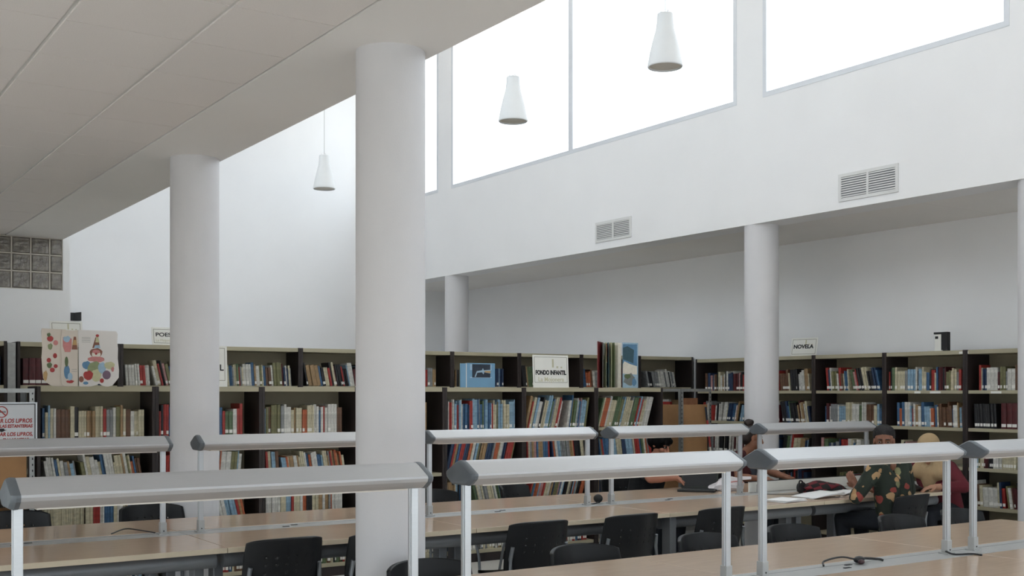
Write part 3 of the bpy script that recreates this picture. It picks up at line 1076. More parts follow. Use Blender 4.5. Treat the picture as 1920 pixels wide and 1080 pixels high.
e = empty('picture_book', (2.10, YFR + .035, 1.668))
tag(e, 'large standing board book open at a clown picture', 'book')
wav = [(.005, .0), (.05, -.004), (.10, .0), (.13, .008), (.158, .022), (.185, .004), (.22, -.004), (.26, .006), (.292, .045), (.31, .07), (.312, .13), (.302, .22), (.304, .30), (.298, .36), (.302, .415), (.29, .437), (.0, .440)]
pg = panel('right_page', wav, M_pagew, e, (0, 0, 0), .03)
prints([('print_hat', 'brown', [(.105, .300), (.165, .300), (.15, .385), (.130, .385)]), ('print_hat_band', 'sky', [(.118, .300), (.166, .300), (.162, .325), (.125, .322)]),
        ('print_hat_top', 'straw', [(.128, .345), (.160, .345), (.150, .392), (.136, .392)]), ('print_pompom', 'red', blob(.144, .398, .013, .011)),
        ('print_hair', 'brown', blob(.135, .262, .05, .038, wob=.1)), ('print_face', 'cream', blob(.135, .250, .034, .030)), ('print_cheek', 'rose', blob(.135, .272, .03, .016)),
        ('print_nose', 'red', blob(.134, .256, .009, .009)), ('print_collar', 'rose', blob(.137, .213, .066, .022, 18, .18, 3)), ('print_sleeve', 'blue', blob(.062, .165, .034, .032, wob=.12)),
        ('print_coat', 'green', blob(.125, .125, .058, .072, wob=.08)), ('print_front', 'straw', blob(.135, .085, .040, .05, wob=.1)), ('print_jacket', 'sky', blob(.18, .145, .032, .045, wob=.1)),
        ('print_sleeve', 'straw', blob(.238, .165, .042, .030, wob=.1)), ('print_trouser', 'red', blob(.075, .085, .038, .038, wob=.15)), ('print_trouser', 'plum', blob(.215, .090, .032, .036)),
        ('print_hand', 'rose', blob(.262, .135, .012, .02, wob=.2)), ('print_shoe', 'red', blob(.178, .045, .016, .018)), ('print_shoe', 'brown', blob(.022, .055, .018, .024)), ('print_shoe', 'blue', blob(.055, .025, .02, .012))]
       + [('print_line', 'grey', [(.025, z), (.09, z), (.09, z + .002), (.025, z + .002)]) for z in (.345, .357, .369, .38)], pg)
mid = panel('middle_page', [(-.125, .02), (-.115, .01), (-.09, -.004), (-.05, .0), (-.004, .0), (-.004, .437), (-.04, .432), (-.12, .437), (-.130, .35), (-.122, .20), (-.13, .10)], M_pageb, e, (.0, -.004, 0), -.06)
prints([('print_boot', 'rose', [(-.115, .31), (-.10, .265), (-.06, .265), (-.05, .30), (-.05, .37), (-.115, .38)]), ('print_toys', 'sky', blob(-.085, .365, .028, .025, wob=.25)), ('print_hat', 'brown', [(-.05, .285), (-.008, .285), (-.018, .385), (-.035, .385)]),
        ('print_band', 'tan', [(-.045, .32), (-.012, .32), (-.017, .36), (-.036, .36)]), ('print_bird', 'blue', blob(-.085, .11, .022, .055, wob=.1)), ('print_bird_neck', 'moss', blob(-.088, .19, .013, .04)),
        ('print_bird_wing', 'sky', blob(-.062, .075, .018, .03)), ('print_flower', 'red', blob(-.06, .035, .03, .012, wob=.3)), ('print_line', 'grey', [(-.05, .13), (-.012, .13), (-.012, .132), (-.05, .132)]), ('print_line', 'grey', [(-.05, .115), (-.012, .115), (-.012, .117), (-.05, .117)])], mid)
lf = panel('left_page', [(-.255, .06), (-.235, .03), (-.19, .0), (-.09, -.002), (-.09, .44), (-.265, .444), (-.27, .42), (-.262, .30), (-.268, .22), (-.262, .12)], M_pageb, e, (0, .012, 0), .0)
prints([('print_rose', 'red', blob(-.205, .365, .024, .022, wob=.1)), ('print_leaf', 'moss', blob(-.215, .395, .014, .016, wob=.2)), ('print_rose', 'rose', blob(-.165, .335, .018, .02)), ('print_leaf', 'green', blob(-.205, .305, .018, .025, wob=.2)),
        ('print_rose', 'red', blob(-.17, .235, .015, .02)), ('print_rose', 'red', blob(-.215, .20, .016, .018)), ('print_leaf', 'moss', blob(-.21, .16, .02, .022, wob=.2)), ('print_rose', 'red', blob(-.165, .155, .015, .015)), ('print_rose', 'red', blob(-.19, .125, .018, .018)), ('print_corner', 'tan', blob(-.24, .08, .016, .04, wob=.2))], lf)

e = empty('picture_book', (5.575, YFR + .03, 1.668))
tag(e, 'pale blue hardback standing face out with a dark star picture', 'book')
M_bluec = mat('pale_blue_cover', '#6f9ab8', .45, var=.05)
cv = MB().box(.062, .385, 0, .018, 0, .232).build('front_cover', M_bluec, e, bevel=.002)
sp = MB().box(0, .058, .004, .02, 0, .228).build('spine_board', M_bluec, e, bevel=.002)
MB().box(.057, .063, -.001, .019, 0, .23).build('hinge', M_white, e)
MB().box(.10, .345, -.0015, -.0002, .165, .222).box(.10, .345, -.0015, -.0002, .09, .10).build('cover_band', PT['sky'], cv)
pc = MB().box(.125, .330, -.0026, -.0012, .095, .222).build('cover_picture', PT['navy'], cv)
MB().plate([(.15, .10), (.175, .155), (.235, .165), (.245, .185), (.255, .165), (.33, .17), (.33, .135), (.26, .145), (.25, .125), (.235, .145), (.18, .14), (.165, .10)], (0, -.0034, 0), (1, 0, 0), (0, 0, 1), (0, .0006, 0)).build('cover_star', PT['sky'], pc)
MB().plate([(.262, .146), (.33, .138), (.33, .160), (.262, .158)], (0, -.004, 0), (1, 0, 0), (0, 0, 1), (0, .0005, 0)).build('cover_beam', PT['tan'], pc)

e = empty('picture_book', (7.45, YFR + .05, 1.668))
tag(e, 'tall red-covered picture book standing open with fanned pages', 'book')
M_redc = mat('red_board', '#7c2c2c', .5, var=.08)
o = MB().box(-.30, 0, 0, .005, 0, .478).build('cover', M_redc, e)
o.location = (-.02, .16, 0)
o.rotation_euler = (0, 0, .72)
for i, (ang, ln, m) in enumerate(((.86, .25, 'grey'), (.98, .235, 'straw'), (1.08, .225, 'teal'), (1.2, .215, 'straw'), (1.34, .205, 'moss'), (1.55, .20, 'cream'))):
    o = MB().box(-ln, 0, 0, .003, .004, .470).build('page', PT[m], e)
    o.location = (-.01 + .008 * i, .16, 0)
    o.rotation_euler = (0, 0, ang)
pl_ = MB().box(0, .21, 0, .004, .0, .470).build('page', PT['cream'], e)
pl_.location = (-.075, .04, 0)
pl_.rotation_euler = (0, 0, .05)
prints([('page_picture', 'red', [(.0, .33), (.05, .325), (.075, .44), (.06, .462), (.0, .462)]), ('page_picture', 'brown', [(.0, .27), (.04, .275), (.05, .325), (.0, .33)]), ('page_picture', 'teal', [(.0, .02), (.03, .02), (.04, .25), (.0, .265)]),
        ('page_picture', 'sky', [(.03, .15), (.14, .15), (.14, .205), (.03, .205)]), ('page_picture', 'navy', [(.045, .03), (.06, .004), (.12, .004), (.135, .05), (.135, .15), (.04, .15)]), ('page_picture', 'blue', [(.06, .06), (.095, .05), (.09, .12), (.07, .13)])], pl_)
pr = MB().box(0, .205, 0, .006, 0, .476).build('right_page', PT['sky'], e)
pr.location = (.14, .03, 0)
pr.rotation_euler = (0, 0, -.02)
prints([('page_picture', 'blue', [(.0, .23), (.19, .23), (.19, .46), (.0, .46)]), ('page_picture', 'teal', [(.0, .30), (.14, .26), (.15, .40), (.06, .44), (.0, .42)]), ('page_picture', 'cream', [(.0, .15), (.19, .14), (.19, .23), (.10, .25), (.02, .28), (.0, .25)]),
        ('page_picture', 'grey', blob(.09, .09, .08, .06, 14, .25, 4)), ('page_picture', 'moss', blob(.06, .12, .04, .025, 12, .3, 5)), ('page_picture', 'blue', blob(.15, .06, .03, .04, 10, .2, 6))], pr)

# ------------------------------------------------------------------ slotted steel shelving with cardboard boxes
def steel_rack(x0, x1, y0, y1, top, levels, label):
    e = empty('steel_rack', (x0, y0, 0))
    tag(e, label, 'shelving')
    w, d = x1 - x0, y1 - y0
    for x, sx in ((0, 1), (w, -1)):
        for y, sy in ((0, 1), (d, -1)):
            p = MB().box(min(x, x + .038 * sx), max(x, x + .038 * sx), min(y, y + .003 * sy), max(y, y + .003 * sy), 0, top)
            p.box(min(x, x + .003 * sx), max(x, x + .003 * sx), min(y, y + .038 * sy), max(y, y + .038 * sy), 0, top)
            u_ = p.build('slotted_upright', M_galv, e)
            if sy > 0:
                sl = MB()
                for k in range(int(top / .045)):
                    z = .03 + .045 * k
                    sl.box(x + .016 * sx - .004, x + .016 * sx + .004, -.0012, .0, z, z + .016)
                sl.build('slots', M_dark, u_)
    for z in levels:
        MB().box(.001, w - .001, -.002, d, z - .032, z).build('shelf', M_galv, e)
    return e


RT = 1.63
steel_rack(8.33, 8.78, 9.20, 9.70, RT + .03, [.12, .50, .875, 1.262, RT + .03], 'slotted grey steel rack of cardboard boxes in the corner')
steel_rack(.85, 1.765, 9.15, 9.50, RT + .02, [.12, .48, .86, 1.25, RT + .02], 'slotted steel rack behind the red-lettered notice at the left edge')


def carton(x0, x1, y0, y1, z0, h, label):
    e = empty('cardboard_box', ((x0 + x1) / 2, (y0 + y1) / 2, z0))
    tag(e, label, 'box', 'cardboard boxes on the steel racks')
    w, d = (x1 - x0) / 2, (y1 - y0) / 2
    MB().box(-w, w, -d, d, .0005, .005).build('box_bottom', M_card, e)
    MB().box(-w, w, -d, -d + .005, .005, h).build('box_side', M_card, e)
    MB().box(-w, w, d - .005, d, .005, h).build('box_side', M_card, e)
    MB().box(-w, -w + .005, -d + .005, d - .005, .005, h).build('box_side', M_card, e)
    MB().box(w - .005, w, -d + .005, d - .005, .005, h).build('box_side', M_card, e)
    return e


carton(8.375, 8.735, 9.215, 9.68, 1.262, .225, 'upper cardboard box with booklets in the corner steel rack')
carton(8.375, 8.735, 9.215, 9.68, .875, .255, 'second cardboard box down in the corner steel rack')
carton(8.375, 8.735, 9.215, 9.68, .50, .24, 'lowest visible cardboard box in the corner steel rack')
carton(.93, 1.71, 9.17, 9.46, .86, .275, 'upper cardboard box at the left edge in steel rack')
carton(.93, 1.71, 9.17, 9.46, .48, .25, 'lower cardboard box at the left edge in steel rack')
for i, (x, y, w_, h_, c, lb) in enumerate(((8.40, 9.45, .03, .25, 'red', 'thin red booklet in the upper corner cardboard box, left'), (8.44, 9.52, .04, .275, 'white', 'white booklet in the upper corner cardboard box'),
                                           (8.49, 9.42, .03, .27, 'tan', 'tan booklet in the upper corner cardboard box'))):
    o = book_mb(w_, h_, .12, False).build('booklet', [BM[c], M_pages, M_tag], loc=(x, y, 1.268))
    tag(o, lb, 'booklet', 'booklets in the corner box')
o = MB().box(0, .27, 0, .02, 0, .29).build('picture_board', mat('tan_board', '#9c6a4c', .7, var=.2, scale=14), loc=(8.40, 9.30, 1.268))
tag(o, 'reddish brown picture board poking out of the upper corner box', 'board')
e = empty('striped_pole', (8.80, 9.10, 0))
tag(e, 'thin red and white pole leaning against the corner steel rack', 'pole')
a, b = Vector((.03, 0, 0)), Vector((-.115, .09, 1.46))
for i, (t0, t1, m) in enumerate(((0, .45, 'red'), (.45, .60, 'red'), (.60, .70, 'cream'), (.70, .90, 'red'), (.90, 1, 'navy'))):
    MB().tube([a.lerp(b, t0), a.lerp(b, t1)], .011, 8).build('pole_band', PT[m], e, smooth=True)
# cases on top shelf of the left rack
for i, (x, w_, h_, m, lb) in enumerate(((1.20, .16, .20, M_black, 'dark plastic case on the left rack, leftmost'), (1.38, .10, .22, M_galv, 'grey file case on the left rack, middle'),
                                        (1.52, .16, .20, M_black, 'dark plastic case with pale label on the left rack, rightmost'))):
    e = empty('file_case', (x, 9.20, 1.25))
    tag(e, lb, 'file case', 'file cases on the left rack')
    MB().box(0, w_, 0, .22, 0, h_ + .09).build('case_body', m, e, bevel=.003)
    MB().box(w_ * .3, w_ * .9, -.0015, 0, h_ - .05, h_ + .06).build('case_label', M_signpl if i != 1 else PT['grey'], e)
# the notice
e = empty('notice_board', (1.16, 9.10, 1.25))
tag(e, 'white framed notice with red lettering at the left edge', 'sign')
W_, H_ = .60, .285
bd = MB().box(0, W_, 0, .012, 0, H_).build('notice_sheet', mat('notice_white', '#d3d5d8', .35, var=.02), e)
fr = MB().box(-.004, W_ + .004, -.004, .016, H_, H_ + .012).box(W_, W_ + .012, -.004, .016, -.01, H_ + .012).box(-.004, W_ + .004, -.004, .016, -.012, 0)
fr.build('notice_frame', M_alu, e)
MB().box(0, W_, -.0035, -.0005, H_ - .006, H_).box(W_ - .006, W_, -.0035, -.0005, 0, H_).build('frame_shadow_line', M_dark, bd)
for body, size, z, m, x in (('AR LOS LIBROS', .042, .145, M_redink, W_ - .025), ('AR LAS ESTANTERIAS', .033, .108, M_redink, W_ - .022), ('USAR LOS LIBROS,', .038, .046, M_redink, W_ - .02), ('EN LAS MESAS', .033, .006, M_redink, W_ - .05)):
    text(body, size, m, bd, (x, -.0008, z), (PI / 2, 0, 0), 'RIGHT', .0013, shear=.15, sx=.86)
ringo, ringi = blob(0, 0, .043, .043, 32), blob(0, 0, .036, .036, 32)
rg = MB().loft([[(p[0], -.0018, p[1]) for p in ringo], [(p[0], -.0018, p[1]) for p in ringi], [(p[0], 0, p[1]) for p in ringi], [(p[0], 0, p[1]) for p in ringo]], cap=False)
rg.plate([(-.030, .024), (-.024, .030), (.030, -.024), (.024, -.030)], (0, -.0019, 0), (1, 0, 0), (0, 0, 1), (0, .001, 0))
rg.build('ban_ring', M_redink, bd, loc=(W_ - .235, 0, .225))
text('SILENCIO', .016, M_ink, bd, (W_ - .235, -.0008, .220), (PI / 2, 0, 0), 'CENTER', .0006, sx=.85)
MB().plate([(-.018, .022), (.018, .022), (.018, .012), (.036, .012), (0, -.004), (-.036, .012), (-.018, .012)], (0, -.0015, 0), (1, 0, 0), (0, 0, 1), (0, .0014, 0)).build('down_arrow', M_ink, bd, loc=(W_ - .235, 0, .080))
for x in (.1, .5):
    MB().box(x, x + .02, .012, .05, .02, .10).build('notice_hook', M_galv, e)

# ------------------------------------------------------------------ things on the desks
def cable(name, pts, r, label):
    o = MB().tube(pts, r, 6).build(name, M_cable, smooth=True)
    return tag(o, label, 'cable', 'loose cables on the desks')


def curve_pts(ctrl, n=24):
    P_ = [Vector(p) for p in ctrl]
    P_ = [P_[0] * 2 - P_[1]] + P_ + [P_[-1] * 2 - P_[-2]]
    out = []
    for i in range(1, len(P_) - 2):
        for k in range(6):
            t = k / 6
            a_, b_, c_, d_ = P_[i - 1:i + 3]
            out.append(.5 * ((2 * b_) + (c_ - a_) * t + (2 * a_ - 5 * b_ + 4 * c_ - d_) * t * t + (3 * b_ - a_ - 3 * c_ + d_) * t ** 3))
    out.append(P_[-2])
    return out


cable('power_cable', curve_pts([(1.80, 7.07, TZ + .004), (1.90, 7.14, TZ + .02), (1.97, 7.10, TZ + .012), (2.03, 6.96, TZ + .006)]), .004, 'thin black cable lying on the left end of the middle desks')
e = empty('plug', (4.63, 3.79, TZ))
tag(e, 'black plug with a short cable on the front desk tray', 'plug', 'loose plugs')
MB().ball((0, 0, .018), .035, .022, .018, 12).build('plug_body', M_black, e, smooth=True)
MB().tube(curve_pts([(-.02, 0, .02), (-.10, .03, .035), (-.20, .05, .02), (-.24, .02, .004)]), .005, 6).build('lead', M_cable, e, smooth=True)
MB().tube(curve_pts([(.02, 0, .02), (.08, .02, .016), (.14, -.01, .01), (.16, -.02, .004)]), .007, 6).build('lead', M_cable, e, smooth=True)
MB().ball((-.02, -.03, .012), .02, .016, .012, 10).build('adapter', mat('dark_red_plastic', '#3a1a1c', .4), e, smooth=True)
cable('lamp_cable', curve_pts([(5.27, 3.745, TZ + .015), (5.28, 3.70, TZ + .004), (5.37, 3.66, TZ + .004), (5.375, 3.60, TZ + .005)]), .005, 'short black cable hanging from a front-row lamp post at the right')
e = empty('webcam_ball', (5.47, 6.99, TZ))
tag(e, 'round black gadget with a cable between two lamp posts', 'gadget')
MB().ball((0, 0, .034), .036, .036, .034, 18).build('gadget_body', M_black, e, smooth=True)
MB().tube(curve_pts([(-.02, -.03, .01), (-.08, -.06, .004), (-.15, -.06, .004), (-.17, -.04, .02)]), .005, 6).build('lead', M_cable, e, smooth=True)
MB().lathe([(.014, 0), (.02, .012)], n=14).build('gadget_foot', M_dark, e, smooth=True)

# laptop
e = empty('laptop', (6.92, 7.40, TZ + .001), 2.25)
tag(e, 'open dark green-black laptop before the person in the beanie', 'laptop')
M_lap = mat('laptop_lid', '#23271f', .4, var=.08)
MB().box(-.16, .16, .0, .23, 0, .018).build('laptop_base', M_black, e, bevel=.004)
ld = MB().box(-.16, .16, -.007, .007, .0, .215).build('laptop_lid', M_lap, e, bevel=.004, loc=(0, -.004, .014))
ld.rotation_euler = (.30, 0, 0)
MB().box(-.015, .015, -.0085, -.0072, .155, .175).build('lid_mark', PT['sky'], ld)
MB().box(-.145, .145, .0072, .0085, .015, .205).build('laptop_screen', M_dark, ld)
MB().box(-.14, .14, .03, .13, .0182, .0195).build('keyboard', M_dark, e)


def paper(loc, rz, w, h, n, label, warp=0.0, curl=0.0, ink=True):
    e = empty('paper_stack', loc, rz)
    tag(e, label, 'papers', 'papers on the last desk')
    for k in range(n):
        vs, fs = [], []
        for a_ in range(9):
            for b_ in range(7):
                u_, v_ = a_ / 8, b_ / 6
                z = .001 + .006 * k + warp * math.sin(PI * u_) * .5 + curl * (u_ ** 3)
                vs.append(((u_ - .5) * w, (v_ - .5) * h, z))
        for a_ in range(8):
            for b_ in range(6):
                i_ = a_ * 7 + b_
                fs.append((i_, i_ + 7, i_ + 8, i_ + 1))
        o = MB().add(vs, fs).build('sheet', M_paper, e, smooth=True)
        o.rotation_euler = (0, 0, .08 * k)
        md = o.modifiers.new('thick', 'SOLIDIFY')
        md.thickness = .003
    return e


paper((6.78, 6.27, TZ + .004), .12, .30, .21, 3, 'stack of white sheets nearest the desk edge before floral shirt', .004)
paper((7.26, 6.36, TZ + .004), -.05, .36, .25, 2, 'large open white sheets in front of the jacket', .03, .03)
paper((7.63, 6.44, TZ + .006), .2, .22, .18, 2, 'small white notebook sheets beside the raised hand', .01, .02)
# white plastic bag of papers
e = empty('plastic_bag', (7.12, 7.27, TZ))
tag(e, 'crumpled white plastic bag behind the laptop', 'bag')
r_ = random.Random(3)
vs = []
mbx = MB()
rings = []
for i, (z, s_) in enumerate(((.0, .9), (.02, 1.05), (.05, 1.0), (.08, .8), (.10, .55), (.112, .2))):
    rings.append([(.17 * s_ * math.cos(t) * (1 + .10 * math.sin(5 * t + i)) + .03 * i / 5, .12 * s_ * math.sin(t) * (1 + .14 * math.sin(4 * t + 2 * i)), z + .010 * math.sin(3 * t + i) * (i > 0)) for t in [2 * PI * k / 22 for k in range(22)]])
mbx.loft(rings)
mbx.build('bag_body', mat('bag_plastic', '#d6d0d2', .4, var=.08, scale=9), e, smooth=True)
MB().tube(curve_pts([(-.10, -.10, .075), (.0, -.12, .085), (.12, -.08, .07)]), .006, 6).build('bag_stripe', PT['rose'], e, smooth=True)
MB().plate([(0, 0), (.12, .01), (.13, .05), (.02, .06)], (.10, -.05, .085), (1, -.3, 0), (.2, .5, .5), (0, 0, .004)).build('bag_flap', mat('bag_plastic', '#d6d0d2'), e)

# jacket heap and headphones
e = empty('jacket', (7.70, 6.66, TZ))
tag(e, 'red and black checked jacket lying on the last desk', 'jacket')


def check_mat():
    m = mat('checked_cloth', '#6d2029', .9, var=.1)
    nt = m.node_tree
    b_ = nt.nodes['Principled BSDF']
    tc = nt.nodes.new('ShaderNodeTexCoord')
    ck = nt.nodes.new('ShaderNodeTexChecker')
    ck.inputs['Scale'].default_value = 14
    ck.inputs[1].default_value = lin('#6d1f28')
    ck.inputs[2].default_value = lin('#151213')
    mp = nt.nodes.new('ShaderNodeMapping')
    mp.inputs['Rotation'].default_value = (.3, .2, .6)
    nt.links.new(tc.outputs['Object'], mp.inputs[0])
    nt.links.new(mp.outputs[0], ck.inputs[0])
    nt.links.new(ck.outputs[0], b_.inputs['Base Color'])
    return m


rings = []
for i in range(13):
    t = i / 12
    x = -.25 + .52 * t
    hgt = .085 * math.sin(PI * min(1, t * 1.15 + .08)) ** .6 + .012
    wd = .10 + .05 * math.sin(PI * t) + .015 * math.sin(7 * t)
    rings.append([(x + .01 * math.sin(3 * q_), wd * math.cos(q_) * (1 + .08 * math.sin(9 * t + 2 * q_)), max(.0, hgt * (.5 + .5 * math.sin(q_)) + .006 * math.sin(11 * t + 3 * q_)) + .001) for q_ in [2 * PI * k / 18 for k in range(18)]])
MB().loft(rings).build('jacket_body', check_mat(), e, smooth=True)
MB().capsule((-.20, -.06, .035), (.02, -.13, .03), .032, .036, flat=.9).build('sleeve', M_black, e, smooth=True)
e = empty('headphones', (7.38, 6.66, TZ))
tag(e, 'black headphones resting at the end of the jacket', 'headphones')
for dx, dy in ((0, 0), (.10, .05)):
    MB().lathe([(.0, -.018), (.030, -.018), (.044, -.008), (.044, .010), (.030, .018), (.0, .018)], n=20, cap=False).build('ear_cup', M_black, e, smooth=True).matrix_local = Matrix.Translation((dx, dy, .046)) @ Matrix.Rotation(1.3, 4, 'X') @ Matrix.Rotation(.3, 4, 'Y')
MB().tube(curve_pts([(0, .01, .088), (.03, .03, .105), (.07, .05, .105), (.10, .06, .088)]), .007, 8).build('headband', M_black, e, smooth=True)
MB().tube(curve_pts([(0, -.02, .01), (-.10, -.03, .004), (-.2, .02, .004), (-.28, .10, .004), (-.29, .20, .004)]), .003, 6).build('lead', M_cable, e, smooth=True)
# black bag at the desk end
e = empty('shoulder_bag', (8.32, 6.30, TZ))
tag(e, 'soft black bag lying on the desk end before the headscarf', 'bag')
rings = []
for i in range(11):
    t = i / 10
    x = -.17 + .36 * t
    hgt = .115 * (1 - t) ** .7 + .012
    rings.append([(x, .09 * math.cos(q_) * (1 + .1 * math.sin(6 * t)), max(.001, hgt * (.5 + .5 * math.sin(q_)) + .004 * math.sin(9 * t + 4 * q_))) for q_ in [2 * PI * k / 16 for k in range(16)]])
MB().loft(rings).build('bag_body', M_black, e, smooth=True)
MB().tube(curve_pts([(-.14, -.05, .11), (-.06, -.08, .10), (.04, -.085, .06)]), .004, 6).build('zip', M_alu, e, smooth=True)

# ------------------------------------------------------------------ people
UP = Vector((0, 0, 1))


def remesh(o, vox, smooth=4):
    md = o.modifiers.new('skin', 'REMESH')
    md.mode = 'VOXEL'
    md.voxel_size = vox
    md.use_smooth_shade = True
    m2 = o.modifiers.new('smooth', 'SMOOTH')
    m2.iterations = smooth
    m2.factor = .5


def elbow(S, W, l1, l2, hint):
    d = (W - S)
    L = min(d.length, (l1 + l2) * .995)
    a = (l1 * l1 - l2 * l2 + L * L) / (2 * L)
    h = math.sqrt(max(0, l1 * l1 - a * a))
    dn = d.normalized()
    hv = (hint - dn * hint.dot(dn)).normalized()
    return S + dn * a + hv * h


def hand(mb, W, d, n, left, curl=.5):
    """palm from the wrist W along d, palm facing n, five fingers"""
    d = d.normalized()
    n = (n - d * n.dot(d)).normalized()
    sd = d.cross(n) * (1 if left else -1)          # towards the thumb
    mb.capsule(W, W + d * .045, .023, .026, flat=.75, axis=sd)
    for k in range(4):
        off = sd * (.030 - .020 * k)
        base = W + d * .075 + off
        mb.capsule(W + d * .02 + off * .75, base, .012, .0115)
        dirv, p = d.copy(), base
        for j, ln in enumerate([(.038, .024, .020), (.042, .027, .021), (.039, .025, .020), (.030, .020, .017)][k]):
            dirv = (dirv * math.cos(curl * (.5 + .3 * j)) + n * math.sin(curl * (.5 + .3 * j))).normalized()
            q_ = p + dirv * ln
            mb.capsule(p, q_, .0092 - .0006 * j, .0088 - .0008 * j, n=8)
            p = q_
    t0 = W + d * .022 + sd * .022
    t1 = t0 + (d * .6 + sd * .75 + n * .25).normalized() * .042
    t2 = t1 + (d * .9 + sd * .25 + n * .35).normalized() * .030
    mb.capsule(t0, t1, .0135, .0115, n=8)
    mb.capsule(t1, t2, .011, .0095, n=8)


def person(label, P, face, lean, head_off, look, skin, shirt, trousers, arms, sleeve, collar=0.0, hem=.0, female=False, knees=None):
    P = Vector(P)
    f = Vector((face[0], face[1], 0)).normalized()
    r = f.cross(UP)
    a = math.radians(lean)
    u_ = UP * math.cos(a) + f * math.sin(a)
    fw = f * math.cos(a) - UP * math.sin(a)
    root = empty('person', (P.x, P.y, 0))
    tag(root, label, 'person', 'people reading at the desks')
    off = Vector((P.x, P.y, 0))
    sw = .165 if female else .185
    body, sh, tr, shoe = MB(), MB(), MB(), MB()
    chest, neckb = P + u_ * .30, P + u_ * .475
    for s in (-1, 1):
        body.capsule(P + r * .06 * s, chest + r * .075 * s, .10, .105, flat=.8)
        body.capsule(chest + r * .075 * s, P + u_ * .42 + r * (sw - .06) * s, .10, .06)
        sh.capsule(P + r * .065 * s - u_ * hem, chest + r * .078 * s, .118, .118, flat=.85)
        sh.capsule(chest + r * .078 * s, P + u_ * .42 + r * (sw - .05) * s, .114, .072)
        sh.capsule(P + u_ * .42 + r * (sw - .05) * s, neckb + r * .045 * s - u_ * .015, .066, .040)
        if female:
            sh.capsule(chest + r * .065 * s + fw * .06, chest + r * .06 * s + fw * .075 - u_ * .02, .068, .064)
    H_ = neckb + Vector(head_off)
    body.capsule(neckb - u_ * .03, H_ - UP * .06, .054, .050)
    # head
    lf_ = Vector(look).normalized()
    hr = lf_.cross(UP).normalized()
    hu = hr.cross(lf_)
    RM = Matrix((hr, lf_, hu)).transposed()

    def hp(x, y, z):
        return H_ + RM @ Vector((x, y, z))

    body.ball(hp(0, -.012, .028), .074, .094, .086, 18, rot=RM)
    body.ball(hp(0, .022, -.045), .056, .066, .066, 16, rot=RM)
    body.capsule(hp(0, .075, -.085), hp(0, .062, -.088), .022, .026)
    body.capsule(hp(0, .088, .012), hp(0, .108, -.028), .009, .014, n=8)
    body.capsule(hp(-.012, .094, -.034), hp(.012, .094, -.034), .010, .010, n=8)
    body.capsule(hp(-.045, .074, .024), hp(.045, .074, .024), .012, .012, n=8)
    for s in (-1, 1):
        body.ball(hp(.077 * s, -.005, -.005), .010, .020, .032, 10, rot=RM)
        body.ball(hp(.038 * s, .062, -.028), .026, .026, .024, 10, rot=RM)
    # arms
    for s, (wrist, hint, hd, hn, curl) in zip((-1, 1), arms):
        S = P + u_ * .425 + r * sw * s
        W = Vector(wrist)
        E_ = elbow(S, W, .285, .25, Vector(hint))
        body.capsule(S, E_, .050, .040)
        body.capsule(E_, W, .041, .027)
        body.capsule(E_, E_.lerp(W, .4), .040, .040)
        hand(body, W, Vector(hd), Vector(hn), s < 0, curl)
        sh.capsule(S, S.lerp(E_, min(1, sleeve)), .070, .056 if sleeve <= 1 else .053)
        if sleeve > 1:
            sh.capsule(E_, E_.lerp(W, sleeve - 1), .056, .045)
    # legs
    for s in (-1, 1):
        hip = P + r * .09 * s
        kn = hip + f * .42 + r * .03 * s - UP * .02 if not knees else Vector(knees[0 if s < 0 else 1])
        an = Vector((kn.x, kn.y, .09)) - f * .06
        body.capsule(hip, kn, .080, .052)
        body.capsule(kn, an, .050, .036)
        body.capsule(an, an + f * .15 - UP * .045, .036, .03)
        tr.capsule(hip, kn, .094, .066)
        tr.capsule(kn, an + UP * .02, .066, .050)
        shoe.capsule(an - f * .03 - UP * .045, an + f * .16 - UP * .05, .044, .038, flat=.9)
    tr.capsule(P - r * .07, P + r * .07, .11, .11)

    def fin(mb, nm, m, vox, sm=4):
        mb.v = [tuple(Vector(p) - off) for p in mb.v]
        o = mb.build(nm, m, root, smooth=True)
        remesh(o, vox, sm)
        return o

    b = fin(body, 'body', skin, .006, 3)
    fin(sh, 'shirt', shirt, .011, 6)
    fin(tr, 'trousers', trousers, .012, 6)
    fin(shoe, 'shoes', M_black, .012, 4)
    for s in (-1, 1):
        ey = MB().ball(hp(.032 * s, .080, .004) - off, .0125, .008, .0055, 10, rot=RM).build('eye', mat('eye_white', '#a89c92', .3), b, smooth=True)
        MB().ball(hp(.032 * s, .0865, .004) - off, .0062, .004, .0055, 8, rot=RM).build('iris', M_black, ey, smooth=True)
        MB().capsule(hp(.016 * s, .089, .026) - off, hp(.050 * s, .078, .028) - off, .0045, .0035, n=6).build('eyebrow', M_black, b, smooth=True)
    MB().capsule(hp(-.016, .086, -.066) - off, hp(.016, .086, -.066) - off, .0055, .0055, n=8).build('lips', mat('lips', '#93584c', .5), b, smooth=True)
    return root, off, hp, RM, neckb, u_, r, fw, fin


S1, S2, S3, S4 = (mat('skin_%s' % k, c, .55, var=.05, scale=20) for k, c in (('warm', '#a56f58'), ('brown', '#8d604a'), ('deep', '#80543f'), ('light', '#ac8068')))
M_tee = mat('black_tee', '#1c1d1f', .9, var=.1)
M_jean = mat('dark_denim', '#20242b', .9, var=.12)
M_maroon = mat('maroon_top', '#4a1e22', .9, var=.1)
M_slate = mat('slate_cloth', '#43474f', .9, var=.1)
M_redt = mat('red_top', '#64202a', .9, var=.12)
M_scarf = mat('beige_scarf', '#b39a76', .9, var=.08, bump=.2, bscale=60)
M_hairb = mat('black_hair', '#171415', .7, var=.3, scale=40, bump=.5, bscale=160)
M_hairbr = mat('brown_hair', '#2a1f1c', .65, var=.3, scale=40, bump=.4, bscale=160)


